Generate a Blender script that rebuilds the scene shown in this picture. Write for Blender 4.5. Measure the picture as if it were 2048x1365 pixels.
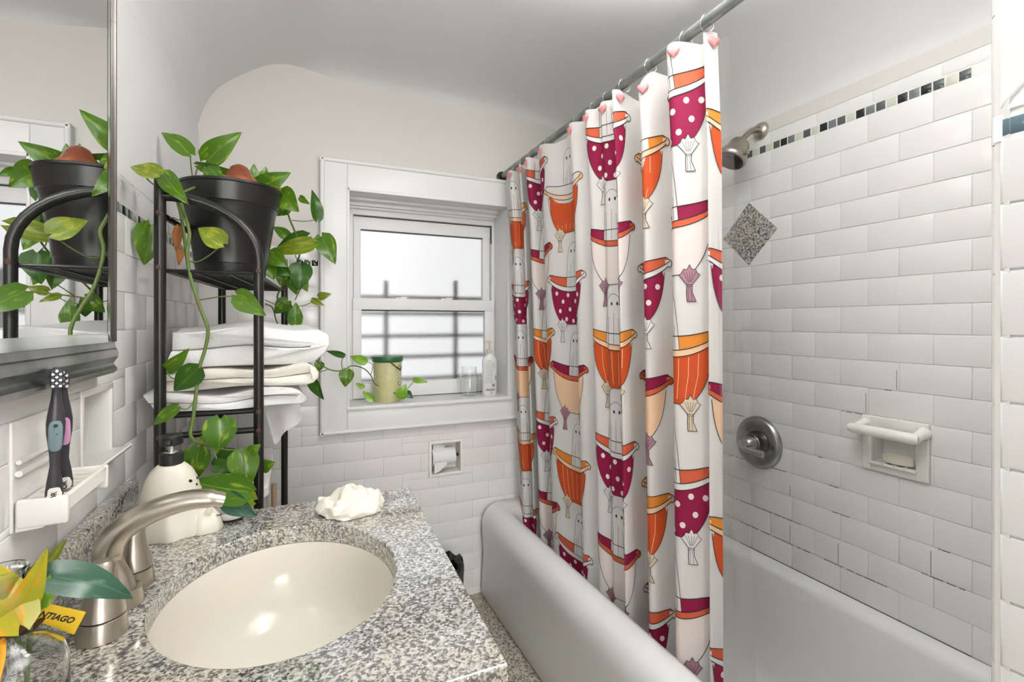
import bpy, bmesh, math, random
from mathutils import Vector, Matrix, noise as mn
random.seed(7)
PI = math.pi
SC = bpy.context.scene
COL = SC.collection
for o in list(bpy.data.objects): bpy.data.objects.remove(o)

# ------------------------------------------------------------------ camera
F, HY, CX, H = 974.0, 646.0, 1024.0, 1.205
TH = math.atan2(434, 974); CT, ST = math.cos(TH), math.sin(TH)
cam = bpy.data.cameras.new('camera'); co = bpy.data.objects.new('camera', cam); COL.objects.link(co)
co.location = (0, 0, H); co.rotation_euler = (PI/2, 0, -TH)
cam.sensor_width = 36; cam.lens = F/2048*36; cam.shift_y = -(682.5-HY)/2048; cam.clip_start = .02
SC.camera = co

def at(px, py, X=None, Y=None, Z=None, D=None):
    """world point seen at a photograph pixel, on a plane of the room (or at depth D)"""
    r = (px-CX)/F; u = (HY-py)/F
    dx = r*CT+ST; dy = -r*ST+CT
    f = D if D is not None else X/dx if X is not None else Y/dy if Y is not None else (Z-H)/u
    return Vector((f*dx, f*dy, H+f*u))

# ------------------------------------------------------------------ world, lights, exposure
w = bpy.data.worlds.new('world'); SC.world = w; w.use_nodes = True
bg = w.node_tree.nodes['Background']; bg.inputs[0].default_value = (.98, .99, 1, 1); bg.inputs[1].default_value = 1.6
def area(name, loc, tgt, size, power, col=(1, 1, 1), shape='DISK'):
    l = bpy.data.lights.new(name, 'AREA'); l.energy = power; l.size = size; l.color = col; l.shape = shape
    o = bpy.data.objects.new(name, l); COL.objects.link(o); o.location = loc
    o.rotation_euler = (Vector(tgt)-Vector(loc)).to_track_quat('-Z', 'Y').to_euler()
    return o
def globe(name, loc, r, power, col):
    l = bpy.data.lights.new(name, 'POINT'); l.energy = power; l.shadow_soft_size = r; l.color = col
    o = bpy.data.objects.new(name, l); COL.objects.link(o); o.location = loc; return o
globe('added_fill_globe', (.32, .90, 1.93), .09, 3.5, (1, .975, .94))  # invented point fill above the vanity, added to light the room
area('bounce_flash', (.44, .24, 1.56), (.58, .46, 2.2), .22, 23, (1, .99, .97)).data.spread = math.radians(80)
area('added_rear_fill', (.22, -3.1, 1.5), (.45, 1.2, 1.3), 1.2, 55, (1, .985, .97), 'SQUARE')  # added area fill from far behind the camera, an invented source
SC.view_settings.view_transform = 'Standard'; SC.view_settings.look = 'None'
SC.view_settings.exposure = 0.10; SC.view_settings.gamma = 1; SC.view_settings.use_curve_mapping = False

# ------------------------------------------------------------------ materials
MAT = {}
def mat(name, col=(.8, .8, .8), rough=.5, metal=0, spec=.5, trans=0, ior=1.45, sss=0, noise=None, bump=None, alpha=1, translucent=0, coat=0):
    """noise=(scale, colour2, contrast_low, contrast_high); bump=(scale, strength, distance)"""
    m = bpy.data.materials.new(name); m.use_nodes = True; MAT[name] = m
    nt = m.node_tree; b = nt.nodes['Principled BSDF']
    b.inputs['Base Color'].default_value = (*col, 1); b.inputs['Roughness'].default_value = rough
    b.inputs['Metallic'].default_value = metal; b.inputs['Specular IOR Level'].default_value = spec
    b.inputs['Transmission Weight'].default_value = trans; b.inputs['IOR'].default_value = ior
    b.inputs['Coat Weight'].default_value = coat
    b.inputs['Alpha'].default_value = alpha
    tc = nt.nodes.new('ShaderNodeTexCoord')
    if noise:
        n = nt.nodes.new('ShaderNodeTexNoise'); n.inputs['Scale'].default_value = noise[0]; n.inputs['Detail'].default_value = 4
        r = nt.nodes.new('ShaderNodeValToRGB'); r.color_ramp.elements[0].position = noise[2]; r.color_ramp.elements[1].position = noise[3]
        r.color_ramp.elements[0].color = (*col, 1); r.color_ramp.elements[1].color = (*noise[1], 1)
        nt.links.new(tc.outputs['Object'], n.inputs['Vector']); nt.links.new(n.outputs['Fac'], r.inputs[0]); nt.links.new(r.outputs[0], b.inputs['Base Color'])
    if bump:
        n = nt.nodes.new('ShaderNodeTexNoise'); n.inputs['Scale'].default_value = bump[0]; n.inputs['Detail'].default_value = 3
        bp = nt.nodes.new('ShaderNodeBump'); bp.inputs['Strength'].default_value = bump[1]; bp.inputs['Distance'].default_value = bump[2]
        nt.links.new(tc.outputs['Object'], n.inputs['Vector']); nt.links.new(n.outputs['Fac'], bp.inputs['Height']); nt.links.new(bp.outputs[0], b.inputs['Normal'])
    if translucent:
        t = nt.nodes.new('ShaderNodeBsdfTranslucent'); mx = nt.nodes.new('ShaderNodeMixShader'); mx.inputs[0].default_value = translucent
        src = b.inputs['Base Color'].links[0].from_socket if b.inputs['Base Color'].links else None
        if src: nt.links.new(src, t.inputs[0])
        else: t.inputs[0].default_value = (*col, 1)
        nt.links.new(b.outputs[0], mx.inputs[1]); nt.links.new(t.outputs[0], mx.inputs[2]); nt.links.new(mx.outputs[0], nt.nodes['Material Output'].inputs[0])
    return m
def granite(name, cols, scale, rough, world=True):
    m = bpy.data.materials.new(name); m.use_nodes = True; MAT[name] = m; nt = m.node_tree; b = nt.nodes['Principled BSDF']
    b.inputs['Roughness'].default_value = rough; b.inputs['IOR'].default_value = 2.6 if rough < .1 else 1.45
    tc = nt.nodes.new('ShaderNodeTexCoord')
    v = nt.nodes.new('ShaderNodeTexVoronoi'); v.inputs['Scale'].default_value = scale
    n = nt.nodes.new('ShaderNodeTexNoise'); n.inputs['Scale'].default_value = scale*.45; n.inputs['Detail'].default_value = 3
    n2 = nt.nodes.new('ShaderNodeTexNoise'); n2.inputs['Scale'].default_value = scale*.04
    sep = nt.nodes.new('ShaderNodeSeparateColor')
    a = nt.nodes.new('ShaderNodeMath'); a.operation = 'MULTIPLY_ADD'; a.inputs[1].default_value = .45
    r = nt.nodes.new('ShaderNodeValToRGB'); cr = r.color_ramp
    while len(cr.elements) < len(cols): cr.elements.new(.5)
    for e, (p, c) in zip(cr.elements, cols): e.position = p; e.color = (*c, 1)
    for x in (v, n, n2): nt.links.new(tc.outputs['Object'], x.inputs['Vector'])
    nt.links.new(v.outputs['Color'], sep.inputs[0]); nt.links.new(sep.outputs[0], a.inputs[0])
    m2 = nt.nodes.new('ShaderNodeMath'); m2.operation = 'MULTIPLY'; m2.inputs[1].default_value = .62
    nt.links.new(n.outputs['Fac'], m2.inputs[0]); nt.links.new(m2.outputs[0], a.inputs[2]); nt.links.new(a.outputs[0], r.inputs[0])
    hs = nt.nodes.new('ShaderNodeMix'); hs.data_type = 'RGBA'; hs.blend_type = 'MULTIPLY'
    r2 = nt.nodes.new('ShaderNodeValToRGB'); r2.color_ramp.elements[0].color = (1, .93, .80, 1); r2.color_ramp.elements[1].color = (.94, .98, 1, 1)
    r2.color_ramp.elements[0].position = .4; r2.color_ramp.elements[1].position = .6
    hs.inputs[0].default_value = .6
    nt.links.new(n2.outputs['Fac'], r2.inputs[0]); nt.links.new(r.outputs[0], hs.inputs[6]); nt.links.new(r2.outputs[0], hs.inputs[7]); nt.links.new(hs.outputs[2], b.inputs['Base Color'])
    return m
def glassy(name, col, rough, ior=1.45, mixt=0):
    """thin clear material: mostly see-through with a sheen"""
    m = bpy.data.materials.new(name); m.use_nodes = True; MAT[name] = m; nt = m.node_tree
    nt.nodes.remove(nt.nodes['Principled BSDF']); out = nt.nodes['Material Output']
    t = nt.nodes.new('ShaderNodeBsdfTransparent'); t.inputs[0].default_value = (*col, 1)
    g = nt.nodes.new('ShaderNodeBsdfGlossy'); g.inputs['Roughness'].default_value = rough
    d = nt.nodes.new('ShaderNodeBsdfTranslucent'); d.inputs[0].default_value = (.95, .95, .95, 1)
    lw = nt.nodes.new('ShaderNodeLayerWeight'); lw.inputs[0].default_value = .5; pw = nt.nodes.new('ShaderNodeMath'); pw.operation = 'POWER'; pw.inputs[1].default_value = 3.2
    fr = nt.nodes.new('ShaderNodeMath'); fr.operation = 'MULTIPLY_ADD'; fr.inputs[1].default_value = .75*(ior-1)/.35; fr.inputs[2].default_value = .03 if mixt == 0 else .012
    nt.links.new(lw.outputs['Facing'], pw.inputs[0]); nt.links.new(pw.outputs[0], fr.inputs[0])
    m1 = nt.nodes.new('ShaderNodeMixShader'); m1.inputs[0].default_value = mixt
    m2 = nt.nodes.new('ShaderNodeMixShader')
    nt.links.new(t.outputs[0], m1.inputs[1]); nt.links.new(d.outputs[0], m1.inputs[2])
    nt.links.new(fr.outputs[0], m2.inputs[0]); nt.links.new(m1.outputs[0], m2.inputs[1]); nt.links.new(g.outputs[0], m2.inputs[2]); nt.links.new(m2.outputs[0], out.inputs[0])
    return m
def leafmat(name, dark, light, amt, sheen=.3):
    m = bpy.data.materials.new(name); m.use_nodes = True; MAT[name] = m; nt = m.node_tree; b = nt.nodes['Principled BSDF']
    b.inputs['Roughness'].default_value = sheen
    uv = nt.nodes.new('ShaderNodeUVMap'); mp = nt.nodes.new('ShaderNodeMapping'); mp.inputs['Scale'].default_value = (5, 3.0, 1)
    oi = nt.nodes.new('ShaderNodeObjectInfo'); cmb = nt.nodes.new('ShaderNodeCombineXYZ')
    mu = nt.nodes.new('ShaderNodeMath'); mu.operation = 'MULTIPLY'; mu.inputs[1].default_value = 40
    nt.links.new(oi.outputs['Random'], mu.inputs[0]); nt.links.new(mu.outputs[0], cmb.inputs[0]); nt.links.new(cmb.outputs[0], mp.inputs['Location'])
    n = nt.nodes.new('ShaderNodeTexNoise'); n.inputs['Scale'].default_value = 1.0; n.inputs['Detail'].default_value = 3
    r = nt.nodes.new('ShaderNodeValToRGB'); r.color_ramp.elements[0].position = amt; r.color_ramp.elements[1].position = amt+.12
    r.color_ramp.elements[0].color = (*dark, 1); r.color_ramp.elements[1].color = (*light, 1)
    sx = nt.nodes.new('ShaderNodeSeparateXYZ'); sub = nt.nodes.new('ShaderNodeMath'); sub.operation = 'SUBTRACT'; sub.inputs[1].default_value = .5
    ab = nt.nodes.new('ShaderNodeMath'); ab.operation = 'ABSOLUTE'; lt = nt.nodes.new('ShaderNodeMath'); lt.operation = 'LESS_THAN'; lt.inputs[1].default_value = .014
    mx = nt.nodes.new('ShaderNodeMix'); mx.data_type = 'RGBA'; mx.inputs[7].default_value = (light[0]*.8, light[1]*.85, light[2]*.8, 1)
    nt.links.new(uv.outputs[0], mp.inputs[0]); nt.links.new(mp.outputs[0], n.inputs['Vector']); nt.links.new(n.outputs['Fac'], r.inputs[0])
    nt.links.new(uv.outputs[0], sx.inputs[0]); nt.links.new(sx.outputs[0], sub.inputs[0]); nt.links.new(sub.outputs[0], ab.inputs[0]); nt.links.new(ab.outputs[0], lt.inputs[0])
    nt.links.new(lt.outputs[0], mx.inputs[0]); nt.links.new(r.outputs[0], mx.inputs[6]); nt.links.new(mx.outputs[2], b.inputs['Base Color'])
    t = nt.nodes.new('ShaderNodeBsdfTranslucent'); ms = nt.nodes.new('ShaderNodeMixShader'); ms.inputs[0].default_value = .22
    nt.links.new(mx.outputs[2], t.inputs[0]); nt.links.new(b.outputs[0], ms.inputs[1]); nt.links.new(t.outputs[0], ms.inputs[2]); nt.links.new(ms.outputs[0], nt.nodes['Material Output'].inputs[0])

mat('paint_beige', (.66, .645, .60), .6, bump=(60, .08, .002))
mat('paint_ceiling', (.80, .80, .80), .6, bump=(60, .08, .002))
mat('trim_paint', (.79, .79, .785), .32, bump=(25, .15, .003))
mat('vinyl', (.80, .80, .80), .4)
mat('vinyl_gap', (.05, .05, .05), .6)
mat('tile', (.80, .795, .78), .14, bump=(9, .10, .004))
mat('tile_matte', (.80, .79, .77), .22, bump=(14, .06, .003))
mat('grout', (.80, .79, .77), .8, noise=(14, (.62, .60, .57), .6, .8))
mat('grout_dark', (.10, .10, .10), .8)
mat('glass_dark', (.018, .022, .022), .08); mat('glass_grey', (.16, .19, .19), .10)
mat('glass_mid', (.09, .10, .10), .10); mat('glass_pale', (.58, .60, .50), .10); mat('glass_blue', (.10, .16, .19), .10)
mat('ceramic', (.84, .83, .79), .12); mat('ceramic_cream', (.74, .70, .615), .10)
mat('enamel', (.82, .82, .81), .22)
mat('black_metal', (.008, .0075, .007), .33, metal=.0, noise=(7, (.024, .021, .018), .55, .95), bump=(300, .05, .001))
mat('rust', (.07, .028, .018), .7)
mat('pewter', (.52, .52, .52), .28, metal=1, noise=(10, (.22, .22, .22), .35, .7), bump=(12, .1, .004))
mat('pewter_dark', (.16, .15, .14), .35, metal=1, bump=(30, .1, .002))
mat('mirror', (.93, .94, .94), .01, metal=1)
mat('bevel', (.9, .92, .92), .12, metal=1)
mat('nickel', (.52, .475, .41), .28, metal=1, bump=(400, .04, .0005))
mat('nickel_dark', (.30, .28, .25), .3, metal=1, noise=(18, (.42, .38, .32), .4, .7))
mat('steel_dark', (.30, .30, .31), .27, metal=1, noise=(20, (.42, .42, .43), .4, .7)); mat('steel', (.50, .50, .51), .22, metal=1)
mat('rubber_black', (.015, .015, .015), .4); mat('dark', (.02, .02, .02), .5)
mat('bottle_glass', (.97, .985, .975), .0, trans=1, ior=1.45)
mat('chrome', (.8, .8, .8), .12, metal=1)
mat('rod_metal', (.20, .22, .21), .33, metal=.6, noise=(20, (.30, .32, .31), .4, .6))
mat('pot_plastic', (.007, .007, .0075), .32, bump=(200, .05, .001))
mat('soil', (.05, .03, .02), .9, bump=(80, .8, .01))
mat('mushroom_glaze', (.16, .040, .016), .12, noise=(25, (.28, .08, .028), .4, .65))
mat('towel', (.77, .765, .75), .95, bump=(420, .45, .003))
mat('towel_cream', (.80, .76, .68), .95, bump=(380, .45, .003))
mat('paper', (.84, .84, .83), .9, bump=(60, .3, .003))
mat('bag_black', (.012, .012, .013), .25, bump=(30, .6, .01))
mat('soap', (.86, .82, .70), .4)
mat('ghost_body', (.74, .70, .60), .35)
mat('ghost_black', (.01, .01, .01), .3); mat('blush', (.75, .35, .30), .5)
mat('brush_dark', (.035, .033, .04), .35); mat('brush_teal', (.17, .24, .26), .5); mat('brush_pink', (.62, .30, .52), .5)
mat('brush_white', (.78, .76, .70), .4); mat('bristle', (.80, .82, .84), .5); mat('bristle_dark', (.05, .05, .06), .5)
mat('leather', (.06, .025, .012), .5); mat('raffia', (.75, .33, .02), .6); mat('tag_yellow', (.78, .50, .01), .5); mat('ink', (.02, .015, .01), .6)
mat('wood', (.45, .33, .22), .6)
mat('cabinet_paint', (.75, .75, .74), .4)
mat('vine', (.10, .16, .03), .5, noise=(40, (.16, .10, .05), .5, .8)); mat('vine_brown', (.13, .12, .06), .6)
mat('dry_leaf', (.30, .11, .025), .6, noise=(20, (.16, .06, .02), .45, .7))
mat('lid_green', (.03, .13, .05), .35); mat('gel_yellow', (.90, .85, .42), .25, noise=(60, (.92, .90, .62), .4, .6), bump=(45, .6, .01), translucent=.35)
mat('spoon_green', (.015, .05, .02), .4)
mat('bottle_white', (.80, .80, .79), .25); mat('pump_tan', (.62, .55, .42), .4); mat('label_grey', (.30, .30, .31), .6); mat('label_pink', (.72, .45, .62), .6); mat('label_mint', (.45, .66, .55), .6)
mat('bars', (.02, .02, .02), .6)
glassy('clear_glass', (.992, .996, .993), .03, 1.46)
glassy('liner_vinyl', (.99, .99, .99), .2, 1.05, .14)
granite('granite_top', [(.20, (.022, .022, .03)), (.40, (.10, .10, .11)), (.50, (.27, .26, .24)), (.63, (.47, .45, .41)), (.82, (.62, .61, .58))], 330, .05)
granite('granite_tile', [(.22, (.03, .03, .03)), (.42, (.17, .17, .16)), (.52, (.38, .37, .34)), (.66, (.52, .51, .48)), (.85, (.62, .61, .58))], 230, .3)
granite('floor_stone', [(.2, (.06, .05, .04)), (.42, (.20, .17, .13)), (.5, (.38, .34, .27)), (.62, (.48, .45, .40)), (.8, (.58, .56, .52))], 210, .3)
leafmat('leaf_green', (.075, .175, .010), (.22, .34, .02), .56)
leafmat('leaf_dark', (.032, .105, .010), (.11, .22, .015), .60)
leafmat('leaf_varieg', (.06, .165, .010), (.27, .36, .03), .56)
leafmat('leaf_olive', (.16, .22, .015), (.30, .34, .03), .50)
leafmat('leaf_bright', (.20, .42, .03), (.42, .60, .10), .55)
leafmat('leaf_bluegreen', (.045, .12, .075), (.11, .21, .14), .56, .26)
leafmat('leaf_yellow', (.42, .40, .015), (.66, .36, .005), .50)
# print colours of the curtain cloth
mat('cloth', (.80, .785, .76), .75, translucent=.22, bump=(700, .15, .0006))
CLC = dict(magenta=(.27, .002, .05), orange=(.58, .078, .014), pinkred=(.62, .12, .10), amber=(.72, .25, .03), rimpeach=(.86, .58, .36), coral=(.64, .115, .05),
           peach=(.86, .58, .38), blush_white=(.84, .75, .71), white=(.80, .785, .76), line=(.03, .028, .028), mauve=(.40, .21, .27), sand=(.72, .60, .46), brick=(.50, .10, .045), stripe=(.90, .50, .28), dot=(.88, .78, .72))
for k, c in CLC.items(): mat('print_'+k, c, .75, translucent=.12)

# frosted pane
m = bpy.data.materials.new('frosted'); m.use_nodes = True; MAT['frosted'] = m; nt = m.node_tree
nt.nodes.remove(nt.nodes['Principled BSDF'])
rf = nt.nodes.new('ShaderNodeBsdfRefraction'); rf.inputs['Roughness'].default_value = .30; rf.inputs['IOR'].default_value = 1.35; rf.inputs[0].default_value = (.74, .74, .74, 1)
gl = nt.nodes.new('ShaderNodeBsdfGlossy'); gl.inputs['Roughness'].default_value = .25
ms = nt.nodes.new('ShaderNodeMixShader'); ms.inputs[0].default_value = .06
tc = nt.nodes.new('ShaderNodeTexCoord'); n = nt.nodes.new('ShaderNodeTexNoise'); n.inputs['Scale'].default_value = 260; n.inputs['Detail'].default_value = 2
bp = nt.nodes.new('ShaderNodeBump'); bp.inputs['Strength'].default_value = .35; bp.inputs['Distance'].default_value = .002
for a, b_ in ((tc.outputs['Object'], n.inputs['Vector']), (n.outputs['Fac'], bp.inputs['Height']), (bp.outputs[0], rf.inputs['Normal']), (bp.outputs[0], gl.inputs['Normal']),
              (rf.outputs[0], ms.inputs[1]), (gl.outputs[0], ms.inputs[2]), (ms.outputs[0], nt.nodes['Material Output'].inputs[0])): nt.links.new(a, b_)

# ------------------------------------------------------------------ mesh helpers
class MB:
    def __init__(s): s.v = []; s.f = []; s.m = []; s.mats = []; s.cur = 0; s.uv = None
    def use(s, name):
        if name not in s.mats: s.mats.append(name)
        s.cur = s.mats.index(name); return s
    def add(s, vs, fs):
        o = len(s.v); s.v += [Vector(p) for p in vs]
        for f in fs: s.f.append([i+o for i in f]); s.m.append(s.cur)
        return s
    def box(s, a, b, bev=0):
        x0, y0, z0 = [min(p, q) for p, q in zip(a, b)]; x1, y1, z1 = [max(p, q) for p, q in zip(a, b)]
        if not bev:
            return s.add([(x0, y0, z0), (x1, y0, z0), (x1, y1, z0), (x0, y1, z0), (x0, y0, z1), (x1, y0, z1), (x1, y1, z1), (x0, y1, z1)],
                         [(0, 3, 2, 1), (4, 5, 6, 7), (0, 1, 5, 4), (1, 2, 6, 5), (2, 3, 7, 6), (3, 0, 4, 7)])
        bm = bmesh.new(); bmesh.ops.create_cube(bm, size=1)
        for v in bm.verts: v.co = Vector(((x0+x1)/2+v.co.x*(x1-x0), (y0+y1)/2+v.co.y*(y1-y0), (z0+z1)/2+v.co.z*(z1-z0)))
        bmesh.ops.bevel(bm, geom=bm.edges[:], offset=bev, segments=3, affect='EDGES', profile=.5)
        bm.verts.index_update(); s.add([v.co.copy() for v in bm.verts], [[v.index for v in f.verts] for f in bm.faces]); bm.free(); return s
    def rings(s, rings, closed=True, cap0=True, cap1=True):
        n = len(rings[0]); vs = [p for r in rings for p in r]; fs = []
        for i in range(len(rings)-1):
            for j in range(n if closed else n-1):
                k = (j+1) % n; fs.append((i*n+j, i*n+k, (i+1)*n+k, (i+1)*n+j))
        if cap0: fs.append(tuple(range(n-1, -1, -1)))
        if cap1: fs.append(tuple((len(rings)-1)*n+j for j in range(n)))
        return s.add(vs, fs)
    def tube(s, pts, r, seg=10, flat=None, cap=True, up=None):
        pts = [Vector(p) for p in pts]; N = len(pts); rs = r if isinstance(r, (list, tuple)) else [r]*N
        rings = []; ref = None
        for i, p in enumerate(pts):
            t = (pts[min(i+1, N-1)]-pts[max(i-1, 0)]).normalized()
            if ref is None:
                ref = Vector(up) if up else (Vector((0, 0, 1)) if abs(t.z) < .9 else Vector((1, 0, 0)))
            a = (ref-t*ref.dot(t)).normalized(); b = t.cross(a); ref = a
            fl = 1 if flat is None else (flat[i] if isinstance(flat, (list, tuple)) else flat)
            rings.append([p+(a*math.cos(q)*fl+b*math.sin(q))*rs[i] for q in (2*PI*j/seg for j in range(seg))])
        return s.rings(rings, True, cap, cap)
    def lathe(s, prof, c, axis=(0, 0, 1), seg=24, cap0=True, cap1=True, xref=None):
        ax = Vector(axis).normalized(); a = (Vector(xref) if xref else (Vector((1, 0, 0)) if abs(ax.x) < .9 else Vector((0, 1, 0)))); a = (a-ax*a.dot(ax)).normalized(); b = ax.cross(a); c = Vector(c)
        return s.rings([[c+ax*h+(a*math.cos(q)+b*math.sin(q))*r for q in (2*PI*j/seg for j in range(seg))] for r, h in prof], True, cap0, cap1)
    def grid(s, P):
        nu = len(P); nv = len(P[0])
        return s.add([p for row in P for p in row], [(i*nv+j, (i+1)*nv+j, (i+1)*nv+j+1, i*nv+j+1) for i in range(nu-1) for j in range(nv-1)])
    def mesh(s, name, off, smooth):
        me = bpy.data.meshes.new(name); me.from_pydata([p-off for p in s.v], [], s.f)
        for n in s.mats: me.materials.append(MAT[n])
        me.polygons.foreach_set('material_index', s.m)
        if s.uv:
            ul = me.uv_layers.new(name='UVMap')
            for lp in me.loops: ul.data[lp.index].uv = s.uv[lp.vertex_index]
        me.update()
        if smooth is not None:
            me.polygons.foreach_set('use_smooth', [True]*len(me.polygons))
            if smooth < 180: me.set_sharp_from_angle(angle=math.radians(smooth))
        return me
WL = {}
def wloc(o): return WL.get(o.name, Vector((0, 0, 0)))
def obj(name, mb, material=None, parent=None, smooth=40, origin=None, fix=False):
    if material:
        if not mb.mats: mb.use(material)
    if fix:
        pass
    pl = wloc(parent) if parent else Vector((0, 0, 0))
    if origin is None:
        if parent: org = pl
        else:
            xs = [p.x for p in mb.v]; ys = [p.y for p in mb.v]; zs = [p.z for p in mb.v]
            org = Vector(((min(xs)+max(xs))/2, (min(ys)+max(ys))/2, min(zs)))
    else: org = Vector(origin)
    me = mb.mesh(name, org, smooth)
    bm = bmesh.new(); bm.from_mesh(me)
    if fix: bmesh.ops.recalc_face_normals(bm, faces=bm.faces)
    bm.to_mesh(me); bm.free()
    o = bpy.data.objects.new(name, me); COL.objects.link(o); o.location = org-pl
    if parent: o.parent = parent
    WL[o.name] = org
    return o
def tag(o, label=None, cat=None, group=None, kind=None):
    if label: o['label'] = label
    if cat: o['category'] = cat
    if group: o['group'] = group
    if kind: o['kind'] = kind
    return o
def thing(name, loc, label=None, cat=None, group=None, kind=None):
    o = bpy.data.objects.new(name, None); o.empty_display_size = .05; COL.objects.link(o); o.location = loc; WL[o.name] = Vector(loc)
    return tag(o, label, cat, group, kind)
def text(name, body, size, material, parent, M, ext=.0002):
    c = bpy.data.curves.new(name, 'FONT'); c.body = body; c.size = size; c.extrude = ext; c.align_x = 'CENTER'; c.align_y = 'CENTER'; c.shear = .22 if len(body) > 3 else 0; c.offset = size*.028
    t = bpy.data.objects.new(name, c); COL.objects.link(t); dg = bpy.context.evaluated_depsgraph_get(); dg.update()
    me = bpy.data.meshes.new_from_object(t.evaluated_get(dg)); bpy.data.objects.remove(t)
    me.transform(Matrix.Translation(-wloc(parent)) @ M); me.materials.clear(); me.materials.append(MAT[material])
    o = bpy.data.objects.new(name, me); COL.objects.link(o); o.parent = parent; WL[o.name] = wloc(parent); return o
def frame(o, x, y):
    """matrix with origin o, local x and y axes"""
    x = Vector(x).normalized(); z = x.cross(Vector(y)).normalized(); y = z.cross(x)
    return Matrix(((x.x, y.x, z.x, o[0]), (x.y, y.y, z.y, o[1]), (x.z, y.z, z.z, o[2]), (0, 0, 0, 1)))
def smoothpts(pts, n=6):
    pts = [Vector(p) for p in pts]; out = []
    for i in range(len(pts)-1):
        p0, p1, p2, p3 = pts[max(i-1, 0)], pts[i], pts[i+1], pts[min(i+2, len(pts)-1)]
        for k in range(n):
            t = k/n; out.append(.5*((2*p1)+(p2-p0)*t+(2*p0-5*p1+4*p2-p3)*t*t+(3*p1-p0-3*p2+p3)*t**3))
    return out+[pts[-1]]

# ------------------------------------------------------------------ room shell
LX, WY, RX, NY, FY, WX = -.314, 2.043, 1.481, .30, -3.20, .755
TT = .0016           # tile thickness (the wall surfaces given above are the tile faces)
b = MB(); b.box((LX-.1, FY-.1, -.05), (RX+.1, WY+.25, 0)); obj('floor', b, 'floor_stone').__setitem__('kind', 'structure')
def wallbox(name, boxes, m):
    mb = MB()
    for a, c in boxes: mb.box(a, c)
    o = obj(name, mb, m, smooth=None, origin=(0, 0, 0)); o['kind'] = 'structure'; return o
OX0, OX1, OZ0, OZ1 = .188, .885, .868, 1.738      # window opening
TPX0, TPX1, TPZ0, TPZ1 = .530, .665, .553, .688   # paper holder recess
g = TT+.0002
wl = wallbox('wall_left', [((LX-.12, FY, 0), (LX-g, .99, 1.9)), ((LX-.12, 1.155, 0), (LX-g, WY+.2, 1.9)), ((LX-.12, .99, 0), (LX-g, 1.155, .965)), ((LX-.12, .99, 1.09), (LX-g, 1.155, 1.9)), ((LX-.12, .99, .96), (LX-.075, 1.155, 1.1))], 'grout')
YB = WY+g
wb = wallbox('wall_back', [((LX-.1, YB, 0), (OX0, YB+.2, 2.3)), ((OX1, YB, 0), (RX+.1, YB+.2, 2.3)), ((OX0, YB, OZ1), (OX1, YB+.2, 2.3)), ((OX0, YB, .70), (OX1, YB+.2, OZ0-.02)),
                           ((OX0, YB, 0), (TPX0, YB+.2, .70)), ((TPX1, YB, 0), (OX1, YB+.2, .70)), ((TPX0, YB, 0), (TPX1, YB+.2, TPZ0)), ((TPX0, YB, TPZ1), (TPX1, YB+.2, .70)), ((TPX0, YB+.075, TPZ0), (TPX1, YB+.2, TPZ1))], 'grout')
wr = wallbox('wall_right', [((RX+g, NY-.2, 0), (RX+.12, .725, 2.3)), ((RX+g, .841, 0), (RX+.12, WY+.2, 2.3)), ((RX+g, .725, 0), (RX+.12, .841, .815)), ((RX+g, .725, .925), (RX+.12, .841, 2.3)), ((RX+.06, .725, .815), (RX+.12, .841, .925))], 'grout')
we = wallbox('wall_near', [((WX+g, FY, 0), (RX+.12, NY-.006, 2.3))], 'grout')
wf = wallbox('wall_front', [((LX-.12, FY-.1, 0), (-.15, FY, 2.3)), ((.60, FY-.1, 0), (WX+.1, FY, 2.3)), ((-.15, FY-.1, 2.02), (.60, FY, 2.3))], 'paint_beige')
# painted plaster above the tiles
def plaster(parent, mb, m): return obj('plaster', mb, m, parent)
mb = MB(); mb.box((LX-.02, FY, 1.497), (LX-.0006, WY, 1.89)); plaster(wl, mb, 'paint_ceiling')
mb = MB(); mb.box((LX, WY-.0005, 1.497), (OX0-.02, YB+.01, 2.3)); mb.box((OX0-.02, WY-.0005, OZ1), (OX1+.02, YB+.01, 2.3)); mb.box((OX1+.02, WY-.0005, 1.497), (RX, YB+.01, 2.3)); plaster(wb, mb, 'paint_beige')
mb = MB(); mb.box((RX-.0005, NY, 1.858), (RX+g, WY, 2.25)); plaster(wr, mb, 'paint_beige')
mb = MB(); mb.box((WX+.0005, FY, 1.52), (WX+.006, .14, 2.25)); plaster(we, mb, 'paint_ceiling')
# ceiling: flat with rounded coves to the left and right walls and a soft blend into the window wall
prof = smoothpts([(LX-.0003, 0, 1.86), (LX+.002, 0, 1.93), (-.262, 0, 2.045), (-.155, 0, 2.135), (-.05, 0, 2.188), (.12, 0, 2.20), (.6, 0, 2.20), (1.0, 0, 2.195), (1.22, 0, 2.15), (1.38, 0, 2.05), (1.46, 0, 1.955), (RX, 0, 1.90)], 5)
ys = [FY, -2, -1, -.3, .3, .9, 1.4, 1.7, 1.85]+[1.85+.193*k/8 for k in range(1, 9)]
P = []
for p in prof:
    row = []
    for y in ys:
        k = max(0, (y-1.85)/.193); wgt = min(1, max(0, (p.x+.08)/.35)); wgt = wgt*wgt*(3-2*wgt)*min(1, max(0, (1.45-p.x)/.3))
        row.append(Vector((p.x, y, p.z-.045*wgt*(1-math.sqrt(max(0, 1-k*k))) )))
    P.append(row)
mb = MB(); mb.grid(P); ce = obj('ceiling', mb, 'paint_ceiling', smooth=180); ce['kind'] = 'structure'
mb = MB(); mb.box((LX-.1, FY-.1, 2.24), (RX+.1, WY+.2, 2.3)); obj('ceiling_slab', mb, 'paint_ceiling', ce)
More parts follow.
